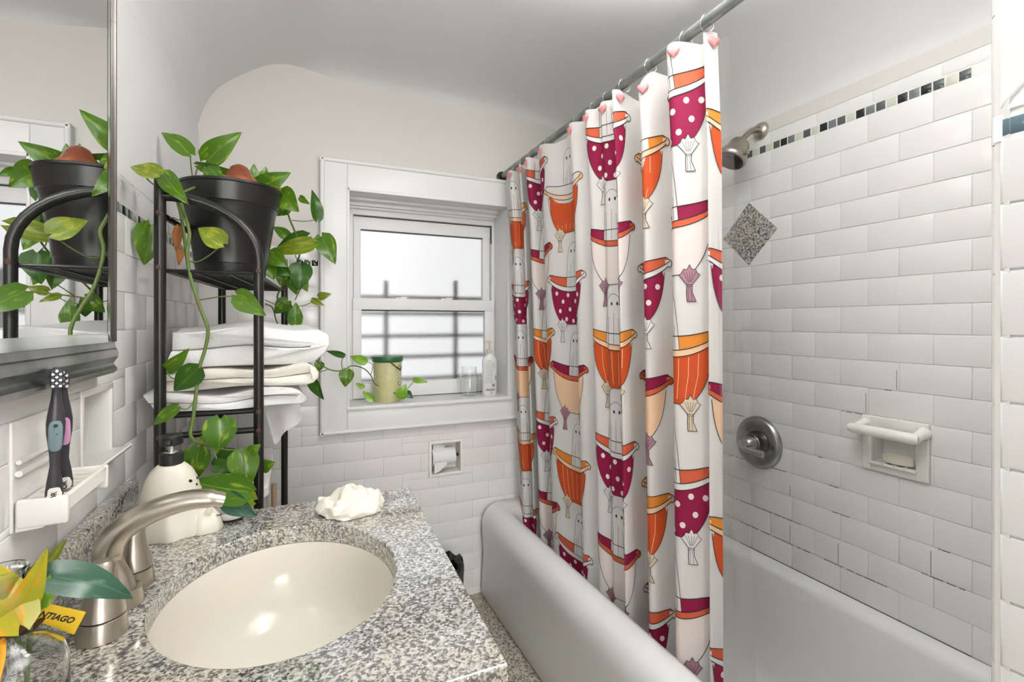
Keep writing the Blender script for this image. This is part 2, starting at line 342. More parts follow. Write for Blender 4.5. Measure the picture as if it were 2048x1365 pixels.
# doorway behind the camera with a plain white door
d1 = thing('door_1', (.22, FY-.05, 0), kind='structure')
mb = MB(); mb.box((-.145, FY-.07, .005), (.595, FY-.03, 2.015)); obj('door_leaf', mb, 'trim_paint', d1)
for x0 in (-.07, .26):
    for z0, z1 in ((.15, .9), (1.0, 1.9)):
        mb = MB(); mb.box((x0, FY-.03, z0), (x0+.26, FY-.022, z1), .004); obj('door_panel', mb, 'trim_paint', d1)
mb = MB(); mb.lathe([(.012, 0), (.012, .03), (.028, .035), (.03, .055), (.018, .065)], (.54, FY-.03, 1.0), (0, 1, 0)); obj('door_knob', mb, 'nickel', d1)

# ------------------------------------------------------------------ tiles
TMESH = {}
def tile_mesh(wd, ht, axes, m, t=TT, bev=.0018, name='tile'):
    key = (round(wd, 4), round(ht, 4), axes, m, t)
    if key in TMESH: return TMESH[key]
    U, V, N = [Vector(a) for a in axes]; a, c = wd/2, ht/2; mb = MB(); mb.use(m)
    loops = [(a, c, -t), (a, c, -.0012), (a-bev*.45, c-bev*.45, -.0003), (a-bev, c-bev, 0)]
    mb.rings([[U*(sx*x)+V*(sy*y)+N*z for sx, sy in ((-1, -1), (1, -1), (1, 1), (-1, 1))] for x, y, z in loops], True, False, True)
    me = mb.mesh(name, Vector((0, 0, 0)), 60); TMESH[key] = me; return me
def put_tile(parent, center, wd, ht, axes, m, name='tile', t=TT, jit=.0012, bev=.0018):
    me = tile_mesh(wd, ht, axes, m, t, bev, name)
    o = bpy.data.objects.new(name, me); COL.objects.link(o); o.parent = parent; o.location = Vector(center)
    o.rotation_euler = [random.uniform(-jit, jit) for _ in range(3)]
    return o
def sub_rect(r, h):
    x0, x1, y0, y1 = r; a0, a1, b0, b1 = h
    if a0 >= x1 or a1 <= x0 or b0 >= y1 or b1 <= y0: return [r]
    out = []
    if b0 > y0: out.append((x0, x1, y0, b0))
    if b1 < y1: out.append((x0, x1, b1, y1))
    lo, hi = max(y0, b0), min(y1, b1)
    if a0 > x0: out.append((x0, a0, lo, hi))
    if a1 < x1: out.append((a1, x1, lo, hi))
    return out
def bond(parent, pos, axes, m, region, rows, j0, holes=(), pitch=.1545, half=.07725, gap=.0011, t=TT):
    """running bond; rows = list of (v0, v1, shift)"""
    u0, u1 = region; cnt = 0
    for v0, v1, sh in rows:
        k = math.floor((u0-j0)/pitch)-1
        while True:
            a = j0+sh*half+k*pitch; k += 1
            if a > u1: break
            r = (max(a, u0)+gap/2, min(a+pitch, u1)-gap/2, v0+gap/2, v1-gap/2)
            if r[1]-r[0] < .006: continue
            rs = [r]
            for h in holes: rs = [q for rr in rs for q in sub_rect(rr, h)]
            for q in rs:
                if q[1]-q[0] < .005 or q[3]-q[2] < .004: continue
                put_tile(parent, pos((q[0]+q[1])/2, (q[2]+q[3])/2), round(q[1]-q[0], 4), round(q[3]-q[2], 4), axes, m, t=t); cnt += 1
    return cnt
AXR = ((0, -1, 0), (0, 0, 1), (-1, 0, 0)); AXL = ((0, 1, 0), (0, 0, 1), (1, 0, 0)); AXB = ((1, 0, 0), (0, 0, 1), (0, -1, 0))
posR = lambda u, v: (RX, u, v); posL = lambda u, v: (LX, u, v); posB = lambda u, v: (u, WY, v)
RP = .0772
rowsR = [(.403+RP*k, .403+RP*(k+1), k % 2) for k in range(18)]
SD = (.700, .862, .792, .946)     # soap dish on the right wall
bond(wr, posR, AXR, 'tile_matte', (.47, WY-.002), rowsR, .694+.07725, [SD])
for y in [.676+.323/2*k for k in range(-1, 9)]:
    if y < WY-.02: put_tile(wr, posR(min(y+.0805, WY-.07), 1.8395), .159 if y+.161 < WY else .12, .037, AXR, 'tile', bev=.004)
mosc = ['glass_dark', 'glass_grey', 'glass_mid', 'glass_pale']
def mosaic(parent, pos, axes, u0, u1, pitch, v0, v1, seq):
    n = int((u1-u0)/pitch)
    for k in range(n):
        put_tile(parent, pos(u0+pitch*(k+.5), (v0+v1)/2), pitch-.0030, v1-v0-.003, axes, seq(k), 'mosaic_tile', bev=.001)
seqR = [2, 3, 2, 0, 1, 0, 3, 2, 1, 0, 3, 2, 1, 0, 3, 2, 3, 1, 0, 2, 3]
mosaic(wr, posR, AXR, .617, WY-.01, .0266, 1.7925, 1.8195, lambda k: mosc[seqR[k % 21]])
mb = MB(); mb.box((RX+.0008, .47, 1.79), (RX+.004, WY, 1.822)); obj('mosaic_grout', mb, 'tile_matte', wr)
# dark mildew in the joint above the tub
mb = MB(); mb.box((RX-.0012, .62, .4015), (RX+.003, 1.28, .4055)); obj('caulk_line', mb, 'grout_dark', wr)
mb = MB(); stain = random.Random(3)
for k, ya, yb in ((0, 1.0, 1.22), (1, .80, .98), (1, 1.02, 1.28), (2, .63, .72), (2, 1.05, 1.30), (3, .90, .95), (3, .66, .69), (4, .93, .96), (4, 1.10, 1.33), (5, 1.12, 1.16), (5, .98, 1.0), (6, 1.27, 1.32), (7, .86, .92), (7, .78, .80), (8, .79, .81)):
    y = ya
    while y < yb: l_ = stain.uniform(.006, .03); z = .403+RP*k+stain.uniform(-.0002, .0002); mb.box((RX-.0003, y, z-.0005-stain.uniform(0, .0006)), (RX+.002, min(y+l_, yb), z+.0007)); y += l_+stain.uniform(0, .012)
for k, y in ((1, .9315), (1, 1.0862), (5, 1.2404), (4, 1.2404), (3, 1.0862), (7, .854), (8, .7768), (2, .6997)):
    mb.box((RX-.0003, y-.0006, .403+RP*k+.004), (RX+.002, y+.0007, .403+RP*k+stain.uniform(.03, .07)))
obj('stained_joint', mb, 'grout_dark', wr, None)
# window wall
rowsB = [(.727-RP+RP*k, .727+RP*k, k % 2) for k in range(-8, 10)]
holesB = [(.085, .99, .765, 1.9), (TPX0-.010, TPX1+.010, TPZ0-.010, TPZ1+.010)]
bond(wb, posB, AXB, 'tile_matte', (LX+.12, 1.02), [r for r in rowsB if r[1] < 1.425], .1005, holesB)
mosB = lambda k: mosc[[0, 1, 2, 3, 0, 2, 1, 3, 0, 2][k % 10]]
mosaic(wb, posB, AXB, .084-.0268*11, .0845, .0268, 1.4245, 1.4505, mosB)
mb = MB(); mb.box((LX, WY+.0008, 1.422), (.086, WY+.004, 1.4525)); obj('mosaic_grout', mb, 'tile_matte', wb)
for k in range(3): put_tile(wb, posB(.083-.0765-.1545*k, 1.474), .1525, .043, AXB, 'tile', bev=.006)
# left wall
rowsL = [(1.19-RP*k, 1.19-RP*(k-1), k % 2) for k in range(-2, 6)]
rowsL = [(a, min(c, 1.4195), s) for a, c, s in rowsL]
NICHE = (.995, 1.150, .955, 1.095); HOLD = (.782, .936, .948, 1.085)
bond(wl, posL, AXL, 'tile', (.55, WY-.001), rowsL, 1.222, [NICHE, HOLD])
mosL = lambda k: mosc[[0, 3, 1, 0, 2, 3, 0, 1, 0, 3, 2, 1][k % 12]]
mosaic(wl, posL, AXL, 1.092, WY-.01, .0364, 1.4205, 1.4425, mosL)
mb = MB(); mb.box((LX-.004, 1.06, 1.418), (LX-.0008, WY, 1.445)); obj('mosaic_grout', mb, 'tile', wl)
for k in range(6): put_tile(wl, posL(1.125+.1545*(k+.5), 1.471), .1525, .052, AXL, 'tile', bev=.008)
# near wall (tub end): tiles at its room side and a bullnose edge
rowsE = [(.803+RP*k, .803+RP*(k+1), 0) for k in range(-3, 8)]
posE = lambda u, v: (WX, u, v); AXE = AXR
for v0, v1, s in rowsE:
    for c in range(2): put_tile(we, posE(.2885-.0762-.1545*c, (v0+v1)/2), .1525, v1-v0-.0012, AXE, 'tile', bev=.003, jit=.0006)
mosaic(we, posE, AXE, .2885-.045*4, .2885, .045, 1.4215, 1.4445, lambda k: ['glass_grey', 'glass_pale', 'glass_dark', 'glass_blue'][k % 4])
mb = MB(); mb.box((WX+.0008, .0, 1.418), (WX+.004, .295, 1.448)); obj('mosaic_grout', mb, 'tile', we)
def pent(pts, m='tile'):
    mb = MB(); n = len(pts); c = sum((Vector(p) for p in pts), Vector())/n
    mb.rings([[Vector((WX+TT, p[1], p[2])) for p in pts], [Vector((WX+.001, p[1], p[2])) for p in pts], [Vector((WX, c.y+(p[1]-c.y)*.97, c.z+(p[2]-c.z)*.97)) for p in pts]], True, False, True)
    return obj('tile', mb, m, we, smooth=None, fix=True)
pent([(0, .2875, 1.452), (0, .205, 1.535), (0, .05, 1.535), (0, .05, 1.452)])
pent([(0, .2885, 1.456), (0, .2885, 1.72), (0, .212, 1.72), (0, .2105, 1.535)])
pent([(0, .2885, 1.722), (0, .2885, 2.0), (0, .212, 2.0), (0, .212, 1.722)])
for k in range(-5, 6):
    z0 = .9535+.1545*k; mb = MB(); R = .024; ring = []
    for q in range(9):
        a = PI*q/16; ring.append((WX+R-R*math.cos(a), NY-.014-.0+R*math.sin(a)-.006))
    ring += [(WX+.03, .2925+.005), (WX+.03, .289), (WX+.004, .289)]
    mb.rings([[Vector((x, y, z)) for x, y in ring] for z in (z0+.0006, z0+.153)], True, True, True); obj('bullnose_tile', mb, 'tile', we, smooth=40)
mb = MB(); mb.box((WX+.03, NY-.02, .38), (RX, NY, 2.0)); obj('end_tiling', mb, 'tile_matte', we)

# ------------------------------------------------------------------ window
CF = 2.018; FP = 2.20       # casing front, frame plane
w1 = thing('window_1', (.54, WY, .76), kind='structure')
cx0, cx1, cz0, cz1 = at(640, 312, Y=CF).x, .985, at(635, 873, Y=CF).z, at(640, 312, Y=CF).z
ix0, ix1, iz0, iz1 = at(695, 378, Y=CF).x, .885, at(695, 814, Y=CF).z, at(695, 378, Y=CF).z
def casing(a, c): mb = MB(); mb.box(a, c, .003); return obj('casing_board', mb, 'trim_paint', w1)
casing((cx0, CF, cz0), (ix0, WY+.01, cz1)); casing((ix1, CF, cz0), (cx1, WY+.01, cz1)); casing((ix0, CF, iz1), (ix1, WY+.01, cz1)); casing((ix0, CF, cz0), (ix1, WY+.01, iz0-.014))
for pts in ([(cx0+.008, cz0), (cx0+.008, cz1)], [(cx0, cz1-.009), (cx1, cz1-.009)], [(cx0, cz0+.007), (cx1, cz0+.007)]):
    mb = MB(); (x0, z0), (x1, z1) = pts; mb.tube([(x0, CF+.001, z0), (x1, CF+.001, z1)], .009, 10); obj('casing_bead', mb, 'trim_paint', w1)
mb = MB()
for k, (dx) in enumerate((.0,)):
    mb.box((ix0-.003, CF-.003, iz0-.01), (ix0+.008, CF+.01, iz1+.006), .002); mb.box((ix1-.008, CF-.003, iz0), (ix1+.003, CF+.01, iz1+.006), .002); mb.box((ix0, CF-.003, iz1-.006), (ix1, CF+.01, iz1+.006), .002)
obj('casing_edge', mb, 'trim_paint', w1)
mb = MB(); crack = random.Random(5); x = cx0
while x < cx1-.1: l_ = crack.uniform(.01, .05); mb.box((x, WY-.0012, cz0-.0022), (x+l_, WY+.001, cz0+.0004)); x += l_+crack.uniform(0, .025)
obj('caulk_crack', mb, 'grout_dark', w1, None)
# deep jamb box
def part(name, boxes, m, bev=.002, p=None):
    mb = MB()
    for k, (a, c) in enumerate(boxes): e = .0005*k; mb.box([q+e for q in a], [q-e for q in c], bev)
    return obj(name, mb, m, p or w1)
part('jamb', [((ix0-.01, CF+.008, iz0-.01), (ix0+.004, FP+.05, iz1))], 'trim_paint'); part('jamb', [((ix1-.004, CF+.008, iz0-.01), (ix1+.01, FP+.05, iz1))], 'trim_paint')
part('jamb_head', [((ix0-.01, CF+.008, iz1-.004), (ix1+.01, FP+.05, iz1+.012)), ((ix0, 2.11, iz1-.016), (ix1, FP+.03, iz1)), ((ix0, 2.15, iz1-.030), (ix1, FP+.03, iz1-.01))], 'trim_paint')
part('sill', [((ix0-.004, CF-.012, iz0-.016), (ix1+.01, FP+.05, iz0))], 'trim_paint', .003)
def z_at(x, y, Yp): return at(x, y, Y=Yp).z
def x_at(x, Yp): return at(x, 600, Y=Yp).x
fx0, fx1, fz0, fz1 = x_at(703, FP), x_at(986, FP), z_at(703, 800, FP), z_at(703, 424, FP)
part('window_frame', [((ix0, FP-.012, fz0), (fx0+.006, FP+.05, fz1+.03)), ((fx1-.012, FP-.012, fz0), (ix1, FP+.05, fz1+.03)), ((ix0, FP-.012, fz1-.012), (ix1, FP+.05, iz1-.025)), ((ix0, FP-.012, iz0), (ix1, FP+.05, fz0+.01))], 'vinyl')
part('sash_stop', [((ix0, FP-.028, fz1+.012), (ix1-.01, FP-.01, fz1+.035))], 'vinyl')
part('sash_channel', [((fx0+.004, FP+.018, fz0+.008), (fx1-.01, FP+.022, fz1-.01))], 'vinyl_gap', 0) if False else None
part('gap_seal', [((fx0+.004, FP+.002, fz1-.0165), (fx1-.014, FP+.0045, fz1-.0115)), ((fx0+.0045, FP+.002, 1.3), (fx0+.0075, FP+.0045, fz1-.012)), ((fx1-.0145, FP-.014, fz1-.1), (fx1-.0125, FP+.0, fz1-.008))], 'vinyl_gap', 0)
rl0, rl1 = z_at(722, 620, FP), z_at(722, 597, FP)
gx0, gx1 = x_at(722, FP), x_at(966, FP)
gt = z_at(722, 458, FP); gb = z_at(722, 766, FP)
ut = fz1-.0165
u = part('upper_sash', [((fx0+.008, FP+.004, gt), (fx1-.015, FP+.034, ut)), ((fx0+.008, FP+.004, rl1-.02), (gx0, FP+.034, ut)), ((gx1, FP+.004, rl1-.02), (fx1-.015, FP+.034, ut))], 'vinyl')
part('glazing_bead', [((gx0, FP+.008, gt-.003), (gx1, FP+.03, gt+.002))], 'vinyl_gap', 0)
mb = MB(); mb.box((gx0-.004, FP+.022, rl0), (gx1+.004, FP+.025, gt+.004)); obj('pane', mb, 'frosted', u, None)
l = part('lower_sash', [((fx0+.002, FP-.026, rl0), (fx1-.004, FP+.004, rl1)), ((fx0+.002, FP-.024, gb-.03), (gx0, FP+.004, rl0+.004)), ((gx1, FP-.024, gb-.03), (fx1-.006, FP+.004, rl0+.004)), ((fx0+.002, FP-.024, fz0+.004), (fx1-.006, FP+.004, gb))], 'vinyl')
part('glazing_bead', [((gx0, FP-.016, rl0-.005), (gx1, FP-.004, rl0+.001))], 'vinyl_gap', 0)
mb = MB(); mb.box((gx0-.004, FP-.008, gb-.004), (gx1+.004, FP-.005, rl0+.003)); obj('pane', mb, 'frosted', l, None)
for px in (803, 893):
    x = x_at(px, FP); part('sash_lock', [((x-.03, FP-.02, rl1-.002), (x+.02, FP+.0, rl1+.006)), ((x-.005, FP-.014, rl1+.004), (x+.028, FP-.006, rl1+.010))], 'vinyl', .002)
# guard outside
gy = 2.36; gd = thing('window_guard', (.6, gy, .9), 'dark metal guard bars outside behind the frosted window', 'window guard')
for px in (772, 911): mb = MB(); x = at(px, 600, Y=gy).x; mb.tube([(x, gy, .86), (x, gy, at(px, 562, Y=gy).z)], .011, 8); obj('bar', mb, 'bars', gd)
for py in (596, 628, 672, 713, 757): mb = MB(); z = at(842, py, Y=gy).z; mb.tube([(.12, gy, z), (1.05, gy, z)], .009, 8); obj('bar', mb, 'bars', gd)

for x in (.145, 1.0):
    for py in (628, 713): z = at(842, py, Y=gy).z; mb = MB(); mb.tube([(x, gy, z), (x, WY+g+.199, z)], .009, 8); obj('bracket', mb, 'bars', gd)

# ------------------------------------------------------------------ bathtub
def rrect(x0, x1, y0, y1, r, z, n=8):
    out = []
    for cx, cy, a0 in ((x1-r, y1-r, 0), (x0+r, y1-r, PI/2), (x0+r, y0+r, PI), (x1-r, y0+r, 1.5*PI)):
        for k in range(n+1): a = a0+PI/2*k/n; out.append(Vector((cx+r*math.cos(a), cy+r*math.sin(a), z)))
    return out
TX0, TX1, TY0, TY1 = .745, RX-.003, NY+.002, WY-.002
rg = []
for dx, z, r in ((.012, .0, .03), (.004, .02, .035), (.006, .10, .04), (.010, .20, .045), (.003, .28, .05), (.0, .325, .055), (.004, .352, .055), (.013, .375, .055), (.027, .391, .055), (.044, .401, .055), (.062, .404, .055)):
    rg.append(rrect(TX0+dx, TX1-.0001*dx, TY0+.2*dx, TY1-.2*dx, r if dx < .03 else r, z))
for i, (ins, z) in enumerate(((.078, .403), (.094, .396), (.104, .380), (.110, .34), (.135, .2), (.165, .10), (.22, .06))):
    rg.append(rrect(TX0+ins, TX1-ins*.55, TY0+ins*1.1, TY1-ins*1.1, .10, z))
mb = MB(); mb.rings(rg, True, True, True); tub = obj('bathtub', mb, 'enamel', smooth=50, fix=True)
tag(tub, 'white built-in bathtub with rounded apron under the ghost shower curtain', 'bathtub')
mb = MB(); mb.lathe([(.0, 0), (.034, 0), (.036, .004), (.03, .007), (.012, .008)], (1.13, TY1-.10-.09, .25), (0, -1, .25)); obj('overflow_plate', mb, 'nickel', tub)

# ------------------------------------------------------------------ vanity and counter
ZC = .81; ST_ = .032
cab = thing('vanity_cabinet', (-.05, .84, 0), 'white vanity cabinet standing under the granite counter', 'cabinet')
mb = MB(); mb.box((LX+.004, .545, .09), (.185, 1.145, .62)); mb.box((LX+.004, .545, .62), (-.30, 1.145, ZC-ST_-.001)); mb.box((.165, .545, .62), (.185, 1.145, ZC-ST_-.001)); mb.box((LX+.004, .545, .62), (.185, .565, ZC-ST_-.001)); mb.box((LX+.004, 1.125, .62), (.185, 1.145, ZC-ST_-.001)); mb.box((LX+.004, .56, 0), (.13, 1.13, .09)); obj('body', mb, 'cabinet_paint', cab)
for y0 in (.555, .85):
    mb = MB(); mb.box((.185, y0, .11), (.203, y0+.285, .74), .003); d = obj('door', mb, 'cabinet_paint', cab)
    mb = MB(); mb.lathe([(.005, 0), (.005, .012), (.013, .018), (.012, .026), (.004, .03)], (.203, y0+(.26 if y0 < .6 else .025), .66), (1, 0, 0), 12); obj('knob', mb, 'nickel', d)
c0, c1, c2, c3 = Vector((LX+.004, .517, 0)), Vector((.2255, .517, 0)), Vector((.252, 1.166, 0)), Vector((LX+.004, 1.166, 0))
SCX, SCY, SAX, SAY = -.017, .834, .168, .202
N = 96
def inner(t, sx=SAX, sy=SAY): return Vector((SCX+sx*math.cos(t), SCY+sy*math.sin(t), 0))
def outer_pt(t):
    d = Vector((math.cos(t), math.sin(t))); best = 9; o = Vector((SCX, SCY))
    for p, q in ((c0, c1), (c1, c2), (c2, c3), (c3, c0)):
        e = Vector((q.x-p.x, q.y-p.y)); w_ = Vector((p.x-o.x, p.y-o.y)); den = d.x*e.y-d.y*e.x
        if abs(den) < 1e-9: continue
        s_ = (w_.x*e.y-w_.y*e.x)/den; tt = (w_.x*d.y-w_.y*d.x)/den
        if s_ > 0 and -1e-6 <= tt <= 1+1e-6: best = min(best, s_)
    return Vector((SCX+d.x*best, SCY+d.y*best, 0))
angs = sorted([2*PI*k/N for k in range(N)]+[math.atan2(c.y-SCY, c.x-SCX) % (2*PI) for c in (c0, c1, c2, c3)])
up = lambda p, z: Vector((p.x, p.y, z))
O = [outer_pt(t) for t in angs]; I = [inner(t) for t in angs]; cen = Vector((SCX, SCY, 0))
ring = lambda L, z, k=1: [up(cen+(p-cen)*k, z) for p in L]
mb = MB(); zb = ZC-ST_
mb.rings([ring(I, zb), ring(I, ZC-.004), ring(I, ZC-.001, 1.008), ring(I, ZC, 1.022), ring(O, ZC, .993), ring(O, ZC-.001, .9975), ring(O, ZC-.004), ring(O, zb+.003), ring(O, zb, .996), ring(I, zb)], True, False, False)
ctr = thing('granite_countertop', (SCX, SCY, zb), 'polished grey speckled granite vanity countertop with a cream oval basin', 'countertop')
obj('slab', mb, 'granite_top', ctr, None, fix=True)
mb = MB(); mb.box((LX+.002, .517, ZC+.0005), (-.288, 1.205, .888), .003); obj('backsplash', mb, 'granite_top', ctr)
mb = MB(); rs = []
for k, z in ((1.03, zb-.001), (.995, zb-.001), (.985, zb-.012), (.95, zb-.045), (.88, zb-.085), (.75, zb-.118), (.55, zb-.135), (.3, zb-.143), (.12, zb-.147)):
    rs.append(ring(I, z, k))
mb.rings(rs, True, False, True); bas = obj('basin', mb, 'ceramic_cream', ctr, 60, fix=True)
for p in bas.data.polygons: pass
bm = bmesh.new(); bm.from_mesh(bas.data)
if sum(f.normal.z for f in bm.faces) < 0: bmesh.ops.reverse_faces(bm, faces=bm.faces)
bm.to_mesh(bas.data); bm.free()
mb = MB(); mb.lathe([(.022, 0), (.024, .002), (.018, .004), (.016, .002), (.0, .002)], (SCX, SCY, zb-.1465)); obj('drain', mb, 'nickel', bas)

# faucet
fa = thing('bathroom_faucet', (-.222, .838, ZC), 'brushed nickel two-handle faucet with an arched spout behind the basin', 'faucet')
def fp(x, y, z): return (x, y, z)
FYs = .845
pts = smoothpts([(-.222, FYs, ZC), (-.226, FYs, .84), (-.235, FYs, .868), (-.236, FYs, .892), (-.222, FYs, .915), (-.19, FYs, .934), (-.15, FYs, .944), (-.118, FYs, .944), (-.098, FYs+.002, .9385)], 6)
n_ = len(pts); rad = []; fl = []
for i in range(n_):
    t = i/(n_-1); rad.append(.0210-.0045*min(1, t/.25)+(.002 if .3 < t < .9 else 0)-.001*t); fl.append(1-.34*max(0, (t-.45)/.55))
mb = MB(); mb.tube(pts, rad, 20, fl); sp = obj('spout', mb, 'nickel', fa, 50)
mb = MB(); mb.lathe([(.0265, 0), (.0265, .004), (.0238, .022), (.0225, .023)], (-.222, FYs, ZC+.0005)); obj('spout_base', mb, 'nickel', fa)
for y, lv in ((.772, -1), (.902, 1)):
    c = Vector((-.222, y, ZC+.0005)); mb = MB(); mb.lathe([(.0265, 0), (.0265, .003), (.0245, .024), (.0238, .0245)], c); obj('handle_base', mb, 'nickel', fa)
    mb = MB(); mb.lathe([(.0237, .0245), (.0237, .0265)], c); obj('handle_ring', mb, 'dark', fa)
    mb = MB(); mb.lathe([(.0243, .0265), (.0232, .034), (.0180, .055), (.0150, .075), (.0145, .088), (.010, .094), (0.001, .095)], c); h = obj('handle', mb, 'nickel', fa)
    if lv < 0:
        p = [c+Vector((0, 0, .084)), c+Vector((-.018, -.028, .088)), c+Vector((-.032, -.058, .084)), c+Vector((-.036, -.075, .080))]
    else:
        p = [c+Vector((0, 0, .084)), c+Vector((-.014, .025, .088)), c+Vector((-.022, .050, .086)), c+Vector((-.026, .064, .083))]
    mb = MB(); mb.tube(smoothpts(p, 4), [.010]*3+[.009]*3+[.0095]*3+[.0115]*3+[.013], 12, .6); obj('lever', mb, 'nickel', h)

# ------------------------------------------------------------------ mirror cabinet on left wall
mi = thing('framed_mirror', (LX, .8, 1.119), 'large wall mirror in an aged pewter frame above the vanity', 'mirror')
MX = -.287
mb = MB(); mb.box((LX+.0005, .25, 1.135), (MX, 1.038, 2.02)); obj('mirror_glass', mb, 'mirror', mi, None)
bevs = MB(); bevs.add([(MX+.0004, .3, 1.188), (MX+.0004, 1.022, 1.188), (MX+.0010, 1.022, 1.172), (MX+.0010, .3, 1.172)], [(0, 1, 2, 3)])
bevs.add([(MX+.0004, 1.022, 1.188), (MX+.0004, 1.022, 2.02), (MX+.0010, 1.036, 2.02), (MX+.0010, 1.036, 1.174)], [(0, 3, 2, 1)]); obj('bevelled_edge', bevs, 'bevel', mi, None)
pr_ = [(LX+.001, 1.119), (-.285, 1.119), (-.281, 1.123), (-.281, 1.128), (-.284, 1.131), (-.286, 1.136), (-.283, 1.141), (-.2795, 1.147), (-.279, 1.154), (-.281, 1.160), (-.283, 1.162), (-.283, 1.1645), (-.2845, 1.172), (-.2865, 1.1725), (LX+.001, 1.1725)]
mb = MB(); mb.rings([[Vector((x, y, z)) for x, z in pr_] for y in (.2, 1.048)], True, True, True); obj('frame_rail', mb, 'pewter', mi, 25, fix=True)
pr2 = [(LX+.001, 1.048), (-.284, 1.048), (-.281, 1.0465), (-.2815, 1.044), (-.284, 1.042), (-.2855, 1.039), (-.2865, 1.038), (LX+.001, 1.038)]
for z0, z1 in ((1.1726, 1.722), (1.7225, 2.05)): mb = MB(); mb.rings([[Vector((x, y, z)) for x, y in pr2] for z in (z0, z1)], True, True, True); obj('frame_stile', mb, 'pewter_dark', mi, 25, fix=True)

# ceramic toothbrush shelf
hd = thing('toothbrush_shelf', (LX, .86, .95), 'white ceramic wall shelf holding two toothbrushes under the mirror', 'shelf')
mb = MB(); mb.box((LX-.004, .782, .949), (LX+.0022, .936, 1.084), .002); obj('back_plate', mb, 'ceramic', hd)
y0, y1 = .785, .934; mb = MB()
sec = [(LX+.004, .950), (-.285, .952), (-.268, .962), (-.262, .968), (-.2615, .986), (-.2655, .9885), (-.269, .986), (-.271, .9795), (-.29, .979), (LX+.004, .983)]
mb.rings([[Vector((x, y, z)) for x, z in sec] for y in (y0, y0+.004, y1-.004, y1)], True, True, True); obj('tray', mb, 'ceramic', hd, 30, fix=True)
for y in (y0-.0015, y1-.0085): mb = MB(); mb.box((LX+.004, y, .9535), (-.2605, y+.010, .9885), .003); obj('tray_end', mb, 'ceramic', hd)
for k in range(7): mb = MB(); y = .80+.02*k; mb.tube([(LX+.008, y, .981), (-.273, y, .980)], [.0032]*2, 8); obj('ridge', mb, 'ceramic_cream', hd)
for z, r in ((1.02, .004), (1.034, .003)): mb = MB(); mb.tube([(LX+.006, .788, z), (LX+.006, .93, z)], r, 8); obj('ridge', mb, 'ceramic', hd)
# recessed soap niche
nc = thing('soap_niche', (LX, 1.07, .96), 'white ceramic recessed soap niche in left wall beside the mirror', 'soap niche')
mb = MB()
for a, c in (((LX-.07, .997, .958), (LX+.0007, 1.010, 1.0935)), ((LX-.07, 1.136, .958), (LX+.0007, 1.149, 1.0935)), ((LX-.07, .9975, 1.082), (LX+.0009, 1.1485, 1.094)), ((LX-.073, .997, .958), (LX-.066, 1.149, 1.093))): mb.box(a, c, .002)
obj('recess', mb, 'ceramic', nc)
mb = MB(); mb.rings([[Vector((x, y, z)) for x, z in ((LX-.07, .957), (LX+.010, .957), (LX+.026, .966), (LX+.030, .972), (LX+.027, .9745), (LX+.018, .969), (LX-.07, .968))] for y in (.997, 1.149)], True, True, True); obj('lip', mb, 'ceramic', nc, 40, fix=True)

# toothbrushes
def toothbrush(base, top, label, gripmat, side):
    base, top = Vector(base), Vector(top); ax = (top-base).normalized(); L = (top-base).length
    t = thing('toothbrush', base, label, 'toothbrush')
    cam_dir = (Vector((0, 0, H))-base); fr = (cam_dir-ax*cam_dir.dot(ax)).normalized(); sd = ax.cross(fr)
    prof = [(0, .0085), (.02, .0085), (.06, .0088), (.14, .0075), (.26, .0048), (.36, .0058), (.50, .0088), (.58, .0092), (.66, .0078), (.76, .0052), (.83, .0042), (.86, .006), (.90, .0065), (.97, .0062), (1, .003)]
    rs = []
    for h, r in prof:
        c = base+ax*(L*h)+fr*(.002*math.sin(h*6)); rs.append([c+sd*(r*math.cos(q))+fr*(r*.62*math.sin(q)) for q in (2*PI*j/14 for j in range(14))])
    mb = MB(); mb.rings(rs); obj('handle', mb, 'brush_dark', t, 50)
    def oval(name, h0, h1, wd, m, off, taper=1):
        mb = MB(); pts = []
        for j in range(20):
            q = 2*PI*j/20; cq, sq = math.cos(q), math.sin(q)
            e = .55; x = wd*math.copysign(abs(cq)**e, cq); y = (h1-h0)/2*L*math.copysign(abs(sq)**e, sq)
            pts.append(base+ax*(L*(h0+h1)/2+y)+sd*(x*(1 if y > 0 else taper)))
        def proj(p, k): 
            h = (p-base).dot(ax)/L; x = (p-base).dot(sd)
            for (a, ra), (b_, rb) in zip(prof, prof[1:]):
                if a <= h <= b_: r = ra+(rb-ra)*(h-a)/(b_-a); break
            else: r = .008
            s_ = math.sqrt(max(0.0, 1-min(1, (x/r)**2)))
            return p+fr*(.002*math.sin(h*6)+r*.62*s_+k)
        mb.rings([[proj(p, -.002) for p in pts], [proj(p, .0006) for p in pts], [proj(base+ax*((p-base).dot(ax)*1+0)+sd*((p-base).dot(sd)*.5), .0007) for p in pts]], True, False, True); return obj(name, mb, m, t, 60, fix=True)
    oval('grip_pad', .37, .60, .0068, gripmat, 0)
    oval('end_pad', .0, .10, .0062, 'brush_white', 0, 1.2)
    mb = MB(); mb.lathe([(.0022, .0), (.0022, .001)], base+ax*(.565*L)+fr*(.0066), fr, 10); obj('thumb_dot', mb, 'dark', t)
    text('lettering', 'OR', .0075, 'ink', t, frame(base+ax*(.036*L)+fr*.0064, ax, -sd))
    for i in range(6):
        for j in (-1, 0, 1):
            p = base+ax*(L*(.865+.022*i))+sd*(j*.0034); mb = MB(); mb.tube([p+fr*.002, p+fr*.012], .0017, 6); obj('bristle_tuft', mb, 'bristle' if (i+j) % 2 else 'bristle_dark', t)
    return t
b1 = at(108, 1000, X=-.276); b2 = at(129, 976, X=-.280)
toothbrush(b1, at(114, 735, X=-.272), 'black toothbrush with a teal grip pad, nearer the camera on the shelf', 'brush_teal', 1)
